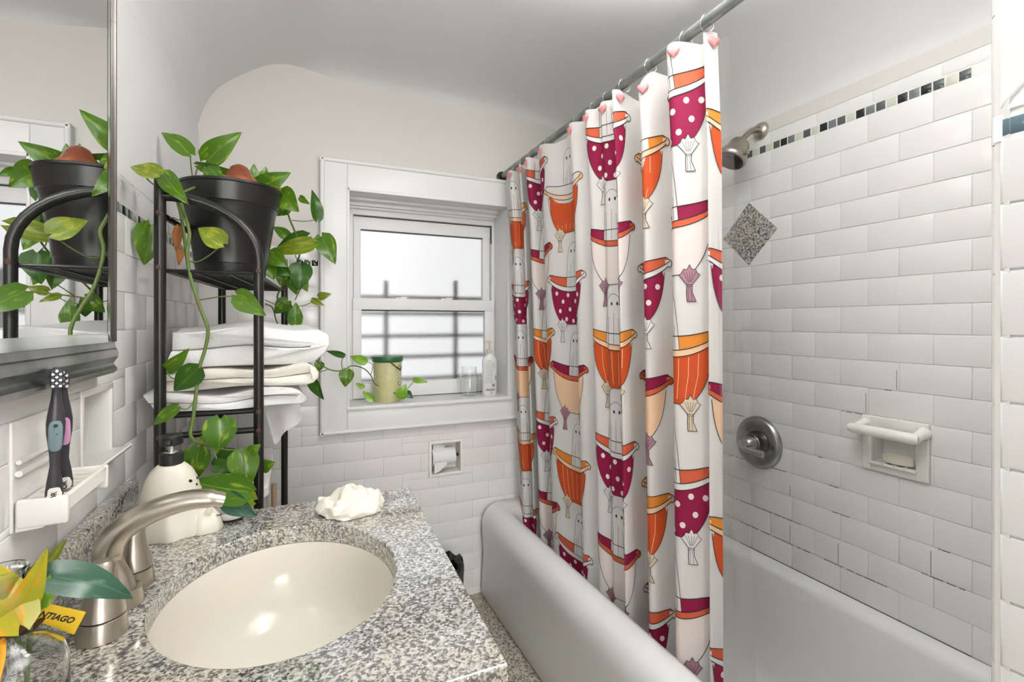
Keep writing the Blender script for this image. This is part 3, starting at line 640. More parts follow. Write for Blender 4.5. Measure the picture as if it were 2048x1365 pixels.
toothbrush(b2, at(126, 738, X=-.277), 'black toothbrush with a pink grip pad leaning behind the teal one', 'brush_pink', -1)

# ------------------------------------------------------------------ soap dispenser ghost
gb_ = Vector((-.215, 1.075, ZC+.0005)); gh = thing('ghost_soap_dispenser', gb_, 'cream ghost-shaped soap dispenser with a black pump on granite counter', 'soap dispenser')
rs = []; n = 56; GS = .92
for h, r in ((0, .060), (.004, .0625), (.03, .060), (.06, .0555), (.09, .0515), (.115, .0455), (.132, .037), (.143, .027), (.148, .020)):
    k = max(0, 1-h/.08); row = []
    for j in range(n):
        q = 2*PI*j/n; rr = r*(1+.075*k*math.sin(8*q+.6)+.03*k*math.sin(3*q)); row.append(gb_+Vector((rr*math.cos(q), rr*.82*math.sin(q), h)))
    rs.append(row)
mb = MB(); mb.rings(rs); obj('body', mb, 'ghost_body', gh, 60)
mb = MB(); mb.lathe([(.0215, 0), (.0215, .021), (.019, .023)], gb_+Vector((0, 0, .146)), seg=28); obj('collar', mb, 'rubber_black', gh)
mb = MB(); mb.lathe([(.014, 0), (.014, .003), (.0055, .004), (.0055, .018)], gb_+Vector((0, 0, .169)), seg=16); obj('pump_stem', mb, 'chrome', gh)
pc = gb_+Vector((0, 0, .185)); mb = MB(); mb.lathe([(.018, 0), (.0205, .002), (.0205, .018), (.018, .0205)], pc, seg=24); mb.box(pc+Vector((-.006, -.036, .004)), pc+Vector((.006, -.01, .015)), .003); hdp = obj('pump_head', mb, 'rubber_black', gh)
fd = Vector((.86, -.36, 0)).normalized(); sd_ = Vector((-fd.y, fd.x, 0))
def on_body(ang, h, r): return gb_+Vector((r*math.cos(ang), r*.82*math.sin(ang), h))
for a, nm in ((-.62, 'eye'), (-.10, 'eye')):
    p = on_body(a, .112, .0455); nrm = (p-gb_-Vector((0, 0, .09))).normalized(); mb = MB(); mb.lathe([(.0045, -.002), (.0042, .0006), (.002, .0012)], p, nrm, 14); obj(nm, mb, 'ghost_black', gh)
p = on_body(-.32, .100, .0490); mb = MB(); mb.lathe([(.003, -.002), (.0026, .0008)], p, Vector((.9, -.3, .2)), 10); obj('mouth', mb, 'ghost_black', gh)
p = on_body(.05, .087, .0525); mb = MB(); mb.lathe([(.006, -.002), (.005, .0006)], p, Vector((1, 0, .1)), 12); obj('cheek', mb, 'blush', gh)
dg = gb_+Vector((.062, -.012, 0)); rs = []
for h, rx, ry in ((0, .030, .024), (.004, .032, .026), (.018, .029, .023), (.032, .026, .020), (.043, .018, .014), (.050, .006, .005)):
    rs.append([dg+Vector((rx*(1+.07*max(0, 1-h/.03)*math.sin(6*q))*math.cos(q), ry*(1+.07*max(0, 1-h/.03)*math.sin(6*q))*math.sin(q), h)) for q in (2*PI*j/24 for j in range(24))])
mb = MB(); mb.rings(rs); dog = obj('little_ghost_dog', mb, 'ghost_body', gh, 60)
for s_ in (-1, 1): mb = MB(); mb.tube([dg+Vector((.008, .014*s_, .042)), dg+Vector((.010, .018*s_, .052)), dg+Vector((.012, .019*s_, .057))], [.007, .005, .001], 8); obj('ear', mb, 'ghost_body', dog)
mb = MB(); mb.tube([dg+Vector((.022, -.012, .034)), dg+Vector((.028, -.006, .030)), dg+Vector((.030, .0, .031))], .0009, 6); obj('smile', mb, 'ghost_black', dog)

gh.scale = (.9, .9, .9); gh.location.x += .004; gh.location.y += .016
# crumpled washcloth
wc = at(702, 1022, Z=ZC); bm = bmesh.new(); bmesh.ops.create_icosphere(bm, subdivisions=5, radius=1)
for v in bm.verts:
    d = v.co.normalized(); k = 1+.22*mn.noise(d*1.7+Vector((3, 1, 0)))+.10*mn.noise(d*4)+.05*abs(mn.noise(d*8+Vector((1, 5, 2))))
    z = max(d.z, -.25); v.co = Vector((d.x*k*.068, d.y*k*.055, max(0, (z+.25)*.030*k*(1+.6*mn.noise(d*2.6+Vector((9, 0, 0)))))))
ang = .25; R_ = Matrix.Rotation(ang, 3, 'Z')
me = bpy.data.meshes.new('washcloth'); 
for v in bm.verts: v.co = R_ @ v.co
bm.to_mesh(me); bm.free(); me.polygons.foreach_set('use_smooth', [True]*len(me.polygons)); me.materials.append(MAT['towel_cream'])
wo = bpy.data.objects.new('washcloth', me); COL.objects.link(wo); wo.location = (wc.x, wc.y+.005, ZC+.0008); tag(wo, 'crumpled cream washcloth lying at the far edge of counter', 'washcloth')

# small dish under the trailing leaves
dc = Vector((-.118, 1.128, ZC+.0005)); dt = thing('small_dish', dc, 'small pale dish with dark foot behind the faucet, under trailing leaves', 'dish')
mb = MB(); mb.lathe([(.024, 0), (.026, .005)], dc); obj('foot', mb, 'dark', dt)
mb = MB(); mb.lathe([(.026, .005), (.034, .012), (.037, .022), (.035, .022), (.03, .012), (.0, .010)], dc); obj('bowl', mb, 'ceramic', dt)

# ------------------------------------------------------------------ storage rack over the toilet
RA = math.radians(3.6); ro = Vector((-.262, 1.25, 0)); rD = Vector((math.cos(RA), -math.sin(RA)*.35, 0)); rL = Vector((.070, .9975, 0)).normalized()
def rk(d, l, z): return ro+rD*d+rL*l+Vector((0, 0, z))
RDp, RLn = .187, .605; rr_ = .0112
rack = thing('metal_rack', rk(.09, .3, 0), 'black metal storage rack with arched sides over the toilet', 'rack')
for l in (0, RLn):
    mb = MB(); mb.tube([rk(0, l, 0), rk(0, l, 1.515)], rr_, 14); obj('back_post', mb, 'black_metal', rack)
    arc = [rk(.0, l, 1.475), rk(.02, l, 1.476)]+[rk(.02+(RDp-.02)*math.sin(a), l, 1.345+.131*math.cos(a)) for a in (PI/2*k/9 for k in range(1, 10))]+[rk(RDp, l, 1.30), rk(RDp, l, 0)]
    mb = MB(); mb.tube(arc, rr_*.95, 14, up=(0, 1, 0)); obj('front_post', mb, 'black_metal', rack)
    for z in (.962, .22): mb = MB(); mb.tube([rk(0, l, z), rk(RDp, l, z)], .0068, 10); obj('side_rail', mb, 'black_metal', rack)
    for z in (1.437, 1.322, 1.005, .962): 
        for d in ((0, RDp) if z < 1.4 else (0,)):
            p = rk(d, l, z)+(Vector((0, -1, 0))*rr_); mb = MB(); mb.lathe([(.0055, -.001), (.0055, .0012), (.003, .0018)], p, (0, -1, 0), 10); obj('screw', mb, 'rust', rack)
mb = MB(); mb.tube([rk(0, 0, 1.437), rk(0, RLn, 1.437)], .0068, 10); obj('back_rail', mb, 'black_metal', rack)
for z in (1.317, 1.003):
    mb = MB(); fr_ = [rk(.006, .006, z), rk(RDp-.006, .006, z), rk(RDp-.006, RLn-.006, z), rk(.006, RLn-.006, z), rk(.006, .006, z)]
    for a, c in zip(fr_, fr_[1:]): mb.tube([a, c], .0042, 8)
    sh = obj('shelf_frame', mb, 'black_metal', rack)
    for k in range(1, 30): mb = MB(); l = RLn*k/30; mb.tube([rk(.008, l, z+.003), rk(RDp-.008, l, z+.003)], .0019, 6); obj('wire', mb, 'black_metal', sh)
    for d in (.06, .125): mb = MB(); mb.tube([rk(d, .006, z-.0015), rk(d, RLn-.006, z-.0015)], .0024, 6); obj('wire', mb, 'black_metal', sh)

# toilet behind
to = thing('toilet', (-.1, 1.555, 0), 'white toilet against left wall between the legs of black rack', 'toilet')
mb = MB(); rs = [rrect(LX+.012, -.075+dx, 1.335-dx, 1.775+dx, .04, z) for dx, z in ((-.02, .40), (-.004, .45), (0, .77))]; mb.rings(rs); obj('tank', mb, 'ceramic', to, fix=True)
mb = MB(); rs = [rrect(LX+.008, -.060+dx, 1.325-dx, 1.785+dx, .045, z) for dx, z in ((-.006, .7705), (0, .775), (0, .795), (-.008, .803), (-.03, .806))]; mb.rings(rs); obj('tank_lid', mb, 'ceramic', to, fix=True)
rs = []
for k, z, f in ((.62, 0, 0), (.6, .05, 0), (.55, .2, 0), (.78, .33, 0), (1, .385, 0), (1, .40, 0)):
    rs.append([Vector((.10+.23*k*math.cos(q)-.02*(1-k), 1.555+.18*k*math.sin(q), z)) for q in (2*PI*j/28 for j in range(28))])
mb = MB(); mb.rings(rs); mb.box((LX+.02, 1.44, 0), (.0, 1.67, .399), .02); obj('bowl', mb, 'ceramic', to, 60)
mb = MB(); mb.rings([[Vector((.095+.235*k*math.cos(q), 1.555+.185*k*math.sin(q), z)) for q in (2*PI*j/28 for j in range(28))] for k, z in ((.99, .401), (1, .405), (1, .42), (.97, .428), (.6, .430))]); obj('seat_lid', mb, 'ceramic', to, 50)
# wooden stick beside the far post (toilet brush handle)
ws = at(548, 985, D=1.63); mb = MB(); mb.tube([(ws.x, ws.y, .12), (ws.x, ws.y, at(548, 968, D=1.63).z)], .0085, 10); mb.lathe([(.04, 0), (.045, .05), (.03, .12), (.012, .16)], (ws.x, ws.y, .001)); so = obj('toilet_brush', mb, 'wood'); tag(so, 'pale wooden brush handle standing beside the rear rack post', 'brush')

# towels (folded stack)
def towel(label, z0, thick, folds, x0, x1, y0, y1, m, seed, tilt=0, rag=0):
    """a serpentine fold: cross-section in X-Z swept along Y with a little waviness"""
    rnd = random.Random(seed); lay = thick/folds; path = []
    for k in range(folds):
        z = z0+lay*(k+.5); xa, xb = (x0+lay*.5, x1-lay*.5) if k % 2 == 0 else (x1-lay*.5, x0+lay*.5)
        for j in range(15): t = j/14; path.append((xa+(xb-xa)*t, z))
        if k < folds-1:
            s_ = 1 if k % 2 == 0 else -1
            for j in range(1, 6): a = -PI/2+PI*j/6; path.append((xb+s_*lay*.5*math.cos(a), z+lay*.5+lay*.5*math.sin(a)))
    ph = [rnd.uniform(0, 6) for _ in range(4)]; rows = []; hw = lay*.485; NY_ = 16
    def warp(x, y, z):
        u = (x-x0)/(x1-x0); q = (z-z0)/thick
        dz = q*(.007*math.sin(2.6*u*PI+ph[0])+.006*math.sin(12*(y-y0)+ph[1])+tilt*(u-.5))+.0015*math.sin(40*x+ph[2])*q
        dx = .010*math.sin(9*(y-y0)+ph[3]+q*3)
        nz_ = mn.noise(Vector((x*9, y*9, z*14+seed)))*.006; return Vector((x+dx+rag*(y-y0)+nz_, y+nz_*2+.010*math.sin(6*u+q*5+ph[0])*(1 if y < (y0+y1)/2 else -1), z+dz+nz_*.5))
    ends = [0, .0015, .005, .010, .018]; ysamp = [y0+e for e in ends]+[y0+.018+(y1-y0-.036)*k/12 for k in range(1, 12)]+[y1-e for e in ends[::-1]]
    for y in ysamp:
        s_ = min(1, min(y-y0, y1-y)/.016); e = .80+.20*math.sqrt(max(0, 1-(1-s_)**2)); out = []; inn = []
        for k, (x, z) in enumerate(path):
            a = path[max(0, k-1)]; c = path[min(len(path)-1, k+1)]; tx, tz = c[0]-a[0], c[1]-a[1]; L_ = math.hypot(tx, tz) or 1; nx, nz = -tz/L_, tx/L_; hw = lay*.4985
            out.append(warp(x+nx*hw*e, y, z+nz*hw*e)); inn.append(warp(x-nx*hw*e, y, z-nz*hw*e))
        rows.append(out+inn[::-1])
    mb = MB(); mb.rings(rows, True, True, True); o = obj('folded_towel', mb, m, None, 70, fix=True); return tag(o, label, 'towel', 'folded white towels on the rack')
tz = 1.0095
t1 = towel('bottom white towel of the stack, hem hanging over the rack shelf', tz, .042, 2, -.296, .012, 1.275, 1.79, 'towel', 1)
t2 = towel('middle white folded towel in the stack on rack', tz+.045, .046, 2, -.288, .034, 1.285, 1.80, 'towel_cream', 2, .006)
t3 = towel('topmost ribbed white towel folded on the towel stack', tz+.094, .094, 2, -.280, .047, 1.29, 1.80, 'towel', 5, .008)
# hanging hem of the lowest towel
TL_, TR_, BL_, BR_ = at(518, 786, D=1.22), at(592, 800, D=1.40), at(540, 888, D=1.24), at(598, 838, D=1.38)
P = []
for i in range(13):
    s_ = i/12; row = []
    for j in range(13):
        t = j/12; p = TL_.lerp(TR_, t).lerp(BL_.lerp(BR_, t), s_); bul = .012*math.sin(s_*PI/2)+.006*math.sin(9*t+1.5*s_)*s_
        row.append(p+Vector((bul*.6, -bul, .004*math.sin(t*PI))))
    P.append(row)
Q = [[p+Vector((.005, -.001, .002)) for p in r] for r in P]
mb = MB(); mb.grid(P); mb.grid(Q)
for a, c in ((P, Q),):
    mb.add([*P[-1], *Q[-1]], [(k, k+1, 13+k+1, 13+k) for k in range(12)]); mb.add([*[r[0] for r in P], *[r[0] for r in Q]], [(k, k+1, 13+k+1, 13+k) for k in range(12)]); mb.add([*[r[-1] for r in P], *[r[-1] for r in Q]], [(k, k+1, 13+k+1, 13+k) for k in range(12)])
obj('hanging_hem', mb, 'towel', t1, 60, fix=True)

# ------------------------------------------------------------------ pothos
pcx = Vector((-.150, 1.452, 1.3225)); pl = thing('potted_pothos', pcx, 'trailing pothos with variegated leaves in a black plastic pot on rack', 'plant')
mb = MB(); mb.lathe([(.074, 0), (.078, .004), (.082, .030), (.0835, .031), (.086, .06), (.103, .165), (.107, .178), (.110, .180), (.116, .222), (.119, .224), (.119, .230), (.112, .230), (.108, .20), (.0, .20)], pcx, seg=48, cap1=False); obj('pot', mb, 'pot_plastic', pl, 35)
mb = MB(); mb.lathe([(.1075, .2), (.08, .206), (.0, .209)], pcx, seg=32, cap0=False, cap1=False); obj('soil', mb, 'soil', pl)
def leafmesh(base, tip, wpx, m, roll=0, bow=.10, fold=.18, parent=pl, name='leaf'):
    base, tip = Vector(base), Vector(tip); ax = tip-base; L = ax.length; ax.normalize()
    tc_ = (Vector((0, 0, H))-(base+tip)/2).normalized(); nrm = (tc_-ax*tc_.dot(ax)).normalized(); nrm = Matrix.Rotation(math.radians(roll), 3, ax) @ nrm; sd = ax.cross(nrm)
    W = wpx/max(.35, math.cos(math.radians(roll))); nt_, nw = 11, 6; P = []; uv = []
    for i in range(nt_+1):
        t = i/nt_; hw = W*.5*(math.sin(PI*min(1, t**.54))**.72)*(1-.30*t**2.2); row = []
        if i == 0: hw = W*.10
        if i == nt_: hw = 0
        for j in range(nw+1):
            s_ = 2*j/nw-1; back = -.13*L*abs(s_)**1.4*max(0, 1-t*4.0)
            p = base+ax*(L*t+back)+sd*(hw*s_)+nrm*(fold*hw*abs(s_)+bow*L*(math.sin(PI*t)-.35*t*t)-.010*L*math.sin(7*t+2*s_)); row.append(p); uv.append((.5+.5*s_*(.2+.8*hw/(W*.5+1e-9)), t))
        P.append(row)
    mb = MB(); mb.uv = uv; mb.grid(P); return obj(name, mb, m, parent, 180)
def leaf(bx, by, tx, ty, wpx, D, m='leaf_green', roll=0, dd=0, parent=pl, **k):
    f = D/F; return leafmesh(at(bx, by, D=D), at(tx, ty, D=D+dd), wpx*f, m, roll, parent=parent, **k)
def stem(pts, r=.0022, m='vine', parent=pl, name='stem'):
    P = smoothpts([at(p[0], p[1], D=p[2]) for p in pts], 5); mb = MB(); mb.tube(P, [r]*len(P), 7); return obj(name, mb, m, parent, 60)
G, V, K, OL, BR = 'leaf_green', 'leaf_varieg', 'leaf_dark', 'leaf_olive', 'leaf_bright'
for a in [
    (380, 308, 322, 263, 34, 1.22, G, 20), (414, 320, 483, 264, 46, 1.24, G, -10), (398, 331, 478, 344, 22, 1.23, G, 30), (416, 334, 453, 370, 32, 1.22, V, 0),
    (318, 350, 260, 333, 34, .97, OL, 35), (328, 350, 377, 409, 38, 1.03, G, 10), (302, 452, 288, 531, 56, 1.045, G, -8), (446, 488, 396, 455, 44, 1.06, OL, 10),
    (474, 591, 532, 632, 44, 1.05, G, 10), (506, 370, 508, 327, 26, 1.32, V, 15), (525, 366, 532, 333, 22, 1.34, V, 0), (517, 378, 582, 345, 42, 1.31, V, -8),
    (562, 386, 598, 424, 46, 1.33, G, 10), (600, 395, 620, 409, 14, 1.36, G, 10), (634, 439, 624, 378, 24, 1.62, K, 30), (575, 412, 552, 432, 28, 1.38, V, 10), (560, 382, 520, 384, 22, 1.31, OL, 10),
    (614, 474, 546, 505, 34, 1.46, K, 15), (626, 488, 540, 506, 34, 1.44, OL, 10), (643, 474, 671, 529, 42, 1.72, G, -5), (578, 476, 546, 453, 22, 1.46, V, 10),
    (540, 508, 576, 534, 38, 1.42, G, 0), (534, 528, 548, 560, 34, 1.42, G, 0), (552, 528, 582, 552, 36, 1.44, K, 10), (602, 530, 598, 582, 46, 1.47, K, 0), (590, 534, 615, 584, 38, 1.50, G, 0), (585, 556, 592, 590, 26, 1.5, V, 20), (566, 540, 560, 572, 26, 1.48, V, 10),
    (576, 602, 549, 628, 30, 1.62, V, 10), (590, 648, 592, 605, 30, 1.60, V, 0), (638, 594, 663, 588, 17, 1.7, OL, 0), (624, 600, 649, 612, 13, 1.7, OL, 0), (578, 614, 580, 636, 26, 1.64, K, 0),
    (613, 672, 576, 688, 26, 1.66, V, 0), (642, 687, 616, 710, 36, 1.62, V, 0), (572, 692, 548, 703, 30, 1.70, G, 0), (688, 712, 652, 702, 13, 1.72, K, 0), (694, 741, 690, 775, 30, 1.66, G, 0), (622, 757, 648, 801, 22, 1.70, K, 20), (640, 725, 636, 744, 20, 1.72, G, 0), (560, 700, 580, 704, 22, 1.7, G, 0),
    (732, 724, 700, 713, 19, 2.00, BR, 0), (746, 801, 725, 783, 17, 1.99, BR, 0), (800, 795, 812, 768, 24, 2.00, BR, 0), (812, 786, 826, 797, 16, 2.02, 'leaf_bluegreen', 0), (828, 760, 856, 765, 12, 2.01, BR, 0), (728, 775, 711, 767, 10, 2.03, BR, 0),
    (332, 742, 379, 697, 28, 1.04, G, 15), (396, 737, 347, 783, 48, 1.03, K, 0), (354, 815, 304, 852, 26, 1.00, G, 10), (441, 838, 437, 907, 62, 1.00, V, 0), (398, 897, 387, 966, 50, 1.00, V, 15), (474, 914, 420, 928, 44, 1.02, K, 0),
    (482, 905, 500, 975, 58, 1.00, G, 0), (500, 905, 521, 889, 24, 1.0, G, 0), (497, 985, 379, 963, 62, .955, V, -10), (506, 1002, 440, 990, 40, .98, OL, 0), (452, 996, 514, 1034, 42, .95, 'leaf_bluegreen', 20), (525, 935, 551, 925, 28, 1.12, G, 0), (440, 998, 388, 988, 24, .98, K, 10), (470, 938, 450, 960, 36, 1.0, K, 0), (404, 882, 418, 862, 14, .99, OL, 0), (430, 930, 470, 942, 30, .99, K, 0)]:
    leaf(*a, bow=random.uniform(.04, .12), fold=random.uniform(.10, .26))
leaf(358, 455, 355, 512, 18, 1.10, 'dry_leaf', 20, name='dry_leaf'); leaf(362, 500, 357, 532, 14, 1.10, 'dry_leaf', 0, name='dry_leaf')
for a in [([(358, 388, 1.12), (366, 420, 1.08), (376, 452, 1.07), (379, 475, 1.06), (374, 505, 1.06), (379, 545, 1.06), (390, 585, 1.06), (402, 620, 1.05), (416, 660, 1.05), (410, 700, 1.05), (398, 740, 1.04), (392, 790, 1.03), (386, 840, 1.02), (381, 868, 1.01), (392, 884, 1.0), (425, 892, 1.0)], .0037),
          ([(352, 395, 1.12), (362, 430, 1.09), (368, 470, 1.09), (374, 520, 1.07)], .0034), ([(425, 372, 1.24), (400, 372, 1.18), (372, 382, 1.12), (358, 390, 1.12)], .003),
          ([(572, 415, 1.36), (580, 440, 1.40), (592, 470, 1.44), (600, 505, 1.47), (586, 540, 1.50), (560, 580, 1.55), (556, 600, 1.58), (578, 610, 1.62)], .0026),
          ([(530, 608, 1.6), (545, 616, 1.62), (552, 640, 1.66), (562, 660, 1.68), (580, 672, 1.67), (598, 685, 1.66), (622, 712, 1.66), (655, 738, 1.68), (685, 742, 1.70), (704, 732, 1.82), (728, 738, 1.94), (742, 752, 1.98), (750, 768, 2.0), (765, 776, 2.02), (800, 792, 2.02)], .0022),
          ([(530, 600, 1.6), (560, 612, 1.62), (600, 613, 1.66), (625, 604, 1.7), (640, 594, 1.7)], .0014)]: stem(a[0], a[1])
for pts in [[(380, 308, 1.22), (383, 340, 1.24), (387, 368, 1.26)], [(414, 320, 1.24), (408, 340, 1.25), (408, 368, 1.26)], [(398, 331, 1.23), (392, 345, 1.24), (391, 368, 1.26)], [(430, 325, 1.24), (420, 350, 1.25), (414, 368, 1.26)], [(286, 342, .97), (296, 360, 1.02), (318, 376, 1.10), (352, 392, 1.12)], [(328, 350, 1.03), (324, 375, 1.05), (340, 384, 1.1), (360, 384, 1.13)],
            [(446, 488, 1.06), (420, 510, 1.06), (395, 524, 1.06), (376, 522, 1.06)], [(474, 592, 1.05), (440, 594, 1.05), (400, 600, 1.055)], [(372, 436, 1.07), (356, 440, 1.07), (343, 436, 1.08), (302, 452, 1.045)], [(332, 742, 1.04), (345, 757, 1.04), (366, 752, 1.04), (396, 738, 1.04)], [(354, 815, 1.0), (375, 818, 1.01), (390, 800, 1.03)],
            [(634, 439, 1.62), (610, 443, 1.55), (584, 441, 1.42)], [(643, 474, 1.72), (620, 484, 1.6), (596, 490, 1.45)], [(562, 386, 1.33), (548, 388, 1.32), (540, 396, 1.30)], [(688, 712, 1.72), (683, 725, 1.72), (686, 742, 1.70)], [(622, 757, 1.70), (630, 748, 1.69), (655, 740, 1.68)], [(732, 724, 2.0), (745, 730, 2.0), (742, 750, 1.98)], [(828, 762, 2.01), (815, 778, 2.02), (800, 792, 2.02)], [(643, 687, 1.62), (645, 705, 1.64), (636, 722, 1.67)], [(602, 530, 1.47), (592, 515, 1.47), (590, 500, 1.46)], [(590, 648, 1.6), (584, 630, 1.62), (578, 612, 1.62)], [(590, 600, 1.62), (600, 580, 1.55), (592, 590, 1.5)], [(441, 838, 1.0), (425, 855, 1.0), (400, 868, 1.0), (383, 868, 1.01)], [(398, 897, 1.0), (402, 890, 1.0)], [(425, 892, 1.0), (450, 900, 1.0), (482, 905, 1.0), (490, 940, .99), (497, 985, .96)], [(425, 892, 1.0), (445, 960, .98), (452, 996, .95)]]:
    stem(pts, .0014, name='petiole')
# terracotta mushroom ornament on the soil
mc = Vector((-.128, 1.405, pcx.z+.2085)); mu_ = thing('mushroom_ornament', mc, 'glazed brown ceramic mushroom standing in the black plant pot', 'ornament')
mb = MB(); mb.lathe([(.012, -.001), (.014, .02), (.013, .036)], mc); obj('stem', mb, 'ceramic_cream', mu_)
mb = MB(); mb.lathe([(.014, .032), (.041, .025), (.046, .027), (.045, .032), (.036, .039), (.028, .052), (.020, .066), (.009, .073), (0.0005, .074)], mc, seg=32, cap0=False, cap1=False); obj('cap', mb, 'mushroom_glaze', mu_, 60)

# ------------------------------------------------------------------ glass bottle with cutting
bc = Vector((-.262, .640, ZC+.0005)); vs = thing('glass_bottle_vase', bc, 'clear glass bottle vase with raffia and yellow name tag, nearest on counter', 'vase')
outp = [(.036, 0), (.047, .003), (.050, .02), (.049, .050), (.045, .064), (.032, .075), (.0185, .082), (.0165, .088), (.0165, .146), (.019, .148), (.019, .153)]
innp = [(.0165, .153), (.0145, .146), (.0145, .088), (.0165, .081), (.0305, .073), (.043, .062), (.0468, .049), (.0478, .02), (.043, .006), (.0, .005)]
mb = MB(); mb.lathe(outp+innp, bc, seg=40, cap1=False); obj('bottle', mb, 'bottle_glass', vs, 50, fix=True)
mb = MB(); mb.lathe([(.0192, 0), (.0196, .003), (.0192, .006)], bc+Vector((0, 0, .090)), seg=24, cap0=False, cap1=False); obj('neck_strap', mb, 'leather', vs)
for k in range(9):
    a = 3.9+.15*k; p0 = bc+Vector((.018*math.cos(a), .018*math.sin(a), .092)); mb = MB()
    mb.tube(smoothpts([p0, bc+Vector((.036*math.cos(a), .036*math.sin(a), .082)), bc+Vector((.052*math.cos(a-.1), .052*math.sin(a-.1), .060)), bc+Vector((.0545*math.cos(a-.14), .0545*math.sin(a-.14), .015+.003*k))], 4), .0022, 6); obj('raffia_strand', mb, 'raffia', vs)
tg = [at(86, 1206, D=.515), at(172, 1225, D=.535), at(150, 1263, D=.535), at(88, 1248, D=.515)]
tn = (tg[1]-tg[0]).cross(tg[3]-tg[0]).normalized(); tn = -tn if tn.y > 0 else tn
tg[0] += (tg[0]-tg[1])*.22; tg[3] += (tg[3]-tg[2])*.28; tg = [p-tn*((p-tg[1]).dot(tn)) for p in tg]
mb = MB(); mb.rings([[p-tn*.0006 for p in tg], [p+tn*.0006 for p in tg]]); obj('name_tag', mb, 'tag_yellow', vs, None, fix=True)
xx = (tg[1]-tg[0]); cen_t = at(104, 1232, D=.5195); cen_t -= tn*((cen_t-tg[1]).dot(tn)); text('tag_lettering', 'SANTIAGO', .0082, 'ink', vs, frame(cen_t+tn*.0012, xx, tn.cross(xx)))
mb = MB(); mb.tube(smoothpts([at(84, 1238, D=.515), at(60, 1262, D=.49), at(20, 1274, D=.475), at(-8, 1278, D=.475)], 5), .0036, 8, .4); obj('tag_strap', mb, 'leather', vs)
leaf(88, 1152, 270, 1196, 66, .50, 'leaf_bluegreen', -15, .05, parent=vs, bow=.16, fold=.2)
leaf(30, 1190, 136, 1076, 40, .52, 'leaf_olive', 40, .03, parent=vs, bow=.02)
leaf(18, 1262, 96, 1094, 52, .475, 'leaf_yellow', 25, 0, parent=vs, bow=.03, fold=.1)
leaf(40, 1250, -22, 1120, 78, .47, 'leaf_yellow', 0, 0, parent=vs, bow=.03, fold=.08)
leaf(75, 1215, 100, 1150, 36, .50, 'leaf_bright', 10, 0, parent=vs)
stem([(92, 1168, .50), (75, 1185, .5), (62, 1230, .49), (58, 1300, .49), (50, 1400, .49)], .0022, parent=vs); stem([(18, 1262, .475), (40, 1290, .48), (55, 1360, .49)], .002, parent=vs)

# ------------------------------------------------------------------ window sill things
def zs(): return iz0+.0008
jc = Vector((at(775, 800, Y=2.095).x, 2.095, zs())); jr = .060
j = thing('gel_bead_jar', jc, 'yellow gel jar with a green lid standing on the window sill', 'jar')
mb = MB(); mb.lathe([(.050, 0), (.053, .004), (.055, .08), (.060, .165)], jc, seg=32); obj('contents', mb, 'gel_yellow', j)
mb = MB(); mb.lathe([(.0515, -.0002), (.0545, .004), (.0565, .08), (.0615, .168)], jc, seg=32, cap0=False, cap1=False); obj('jar_wall', mb, 'clear_glass', j)
mb = MB(); mb.lathe([(.0625, .168), (.0645, .172), (.0645, .188), (.063, .190), (.0, .1905)], jc, seg=32); obj('lid', mb, 'lid_green', j)
def jar_pt(px, py): 
    p = at(px, py, Y=2.095); d = Vector((p.x-jc.x, 0, 0)); x = max(-.055, min(.055, d.x)); r = .064; return Vector((jc.x+x, jc.y-math.sqrt(r*r-x*x), at(px, py, Y=2.035).z))
mb = MB(); mb.tube([jar_pt(772, 722), jar_pt(785, 733), jar_pt(797, 742)], .0022, 8); 
for dx in (-4, 0, 4): mb.tube([jar_pt(797, 742), jar_pt(795+dx*1.2, 730+abs(dx))], .0011, 6)
obj('hanging_fork', mb, 'spoon_green', j)
mb = MB(); c = jar_pt(795, 768); mb.tube([c+Vector((.0065*math.cos(q), -.001, .0075*math.sin(q))) for q in (2*PI*k/16 for k in range(17))], .0009, 5); obj('round_mark', mb, 'spoon_green', j)
gc = Vector((at(938, 783, Y=2.11).x, 2.11, zs())); mb = MB(); mb.lathe([(.036, 0), (.040, .003), (.041, .09), (.036, .102), (.034, .106), (.0345, .128), (.036, .130), (.033, .130), (.032, .106), (.034, .10), (.039, .088), (.038, .006), (.0, .005)], gc, seg=32, cap1=False)
tag(obj('glass_jar', mb, 'clear_glass', smooth=50, fix=True), 'empty clear glass jar standing on the sill beside the lotion bottle', 'jar')
lc = Vector((at(979, 790, Y=2.075).x, 2.075, zs())); lo = thing('lotion_bottle', lc, 'white lotion pump bottle at the right end of window sill', 'bottle')
rs = []
for h, a, c in ((0, .030, .020), (.004, .034, .022), (.15, .036, .023), (.165, .034, .022), (.178, .024, .018), (.186, .013, .013), (.192, .012, .012)): rs.append([lc+Vector((a*math.cos(q), c*math.sin(q), h)) for q in (2*PI*k/28 for k in range(28))])
mb = MB(); mb.rings(rs); obj('bottle', mb, 'bottle_white', lo, 50)
mb = MB(); mb.lathe([(.0135, .190), (.0135, .206), (.006, .208), (.005, .238), (.009, .239), (.009, .248), (.004, .250)], lc, seg=18); mb.box(lc+Vector((-.028, -.006, .240)), lc+Vector((.0, .006, .248)), .002); obj('pump', mb, 'pump_tan', lo)
def lp(x, z): return lc+Vector((x, -.0235*math.sqrt(max(0, 1-(x/.0365)**2))-.0006, z))
def lab(name, x0, x1, z0, z1, m, mb=None):
    q = mb or MB(); q.grid([[lp(x0+(x1-x0)*k/4, z) for z in (z0, z1)] for k in range(5)]); return obj(name, q, m, lo) if mb is None else None
lab('label_band', -.024, .018, .022, .032, 'label_grey'); lab('label_triangle', -.007, .007, .006, .019, 'label_pink'); lab('bar_code', .004, .018, .040, .054, 'label_grey'); lab('bar_code', .019, .026, .070, .090, 'label_grey'); lab('label_leaf', -.018, .002, .152, .160, 'label_mint')
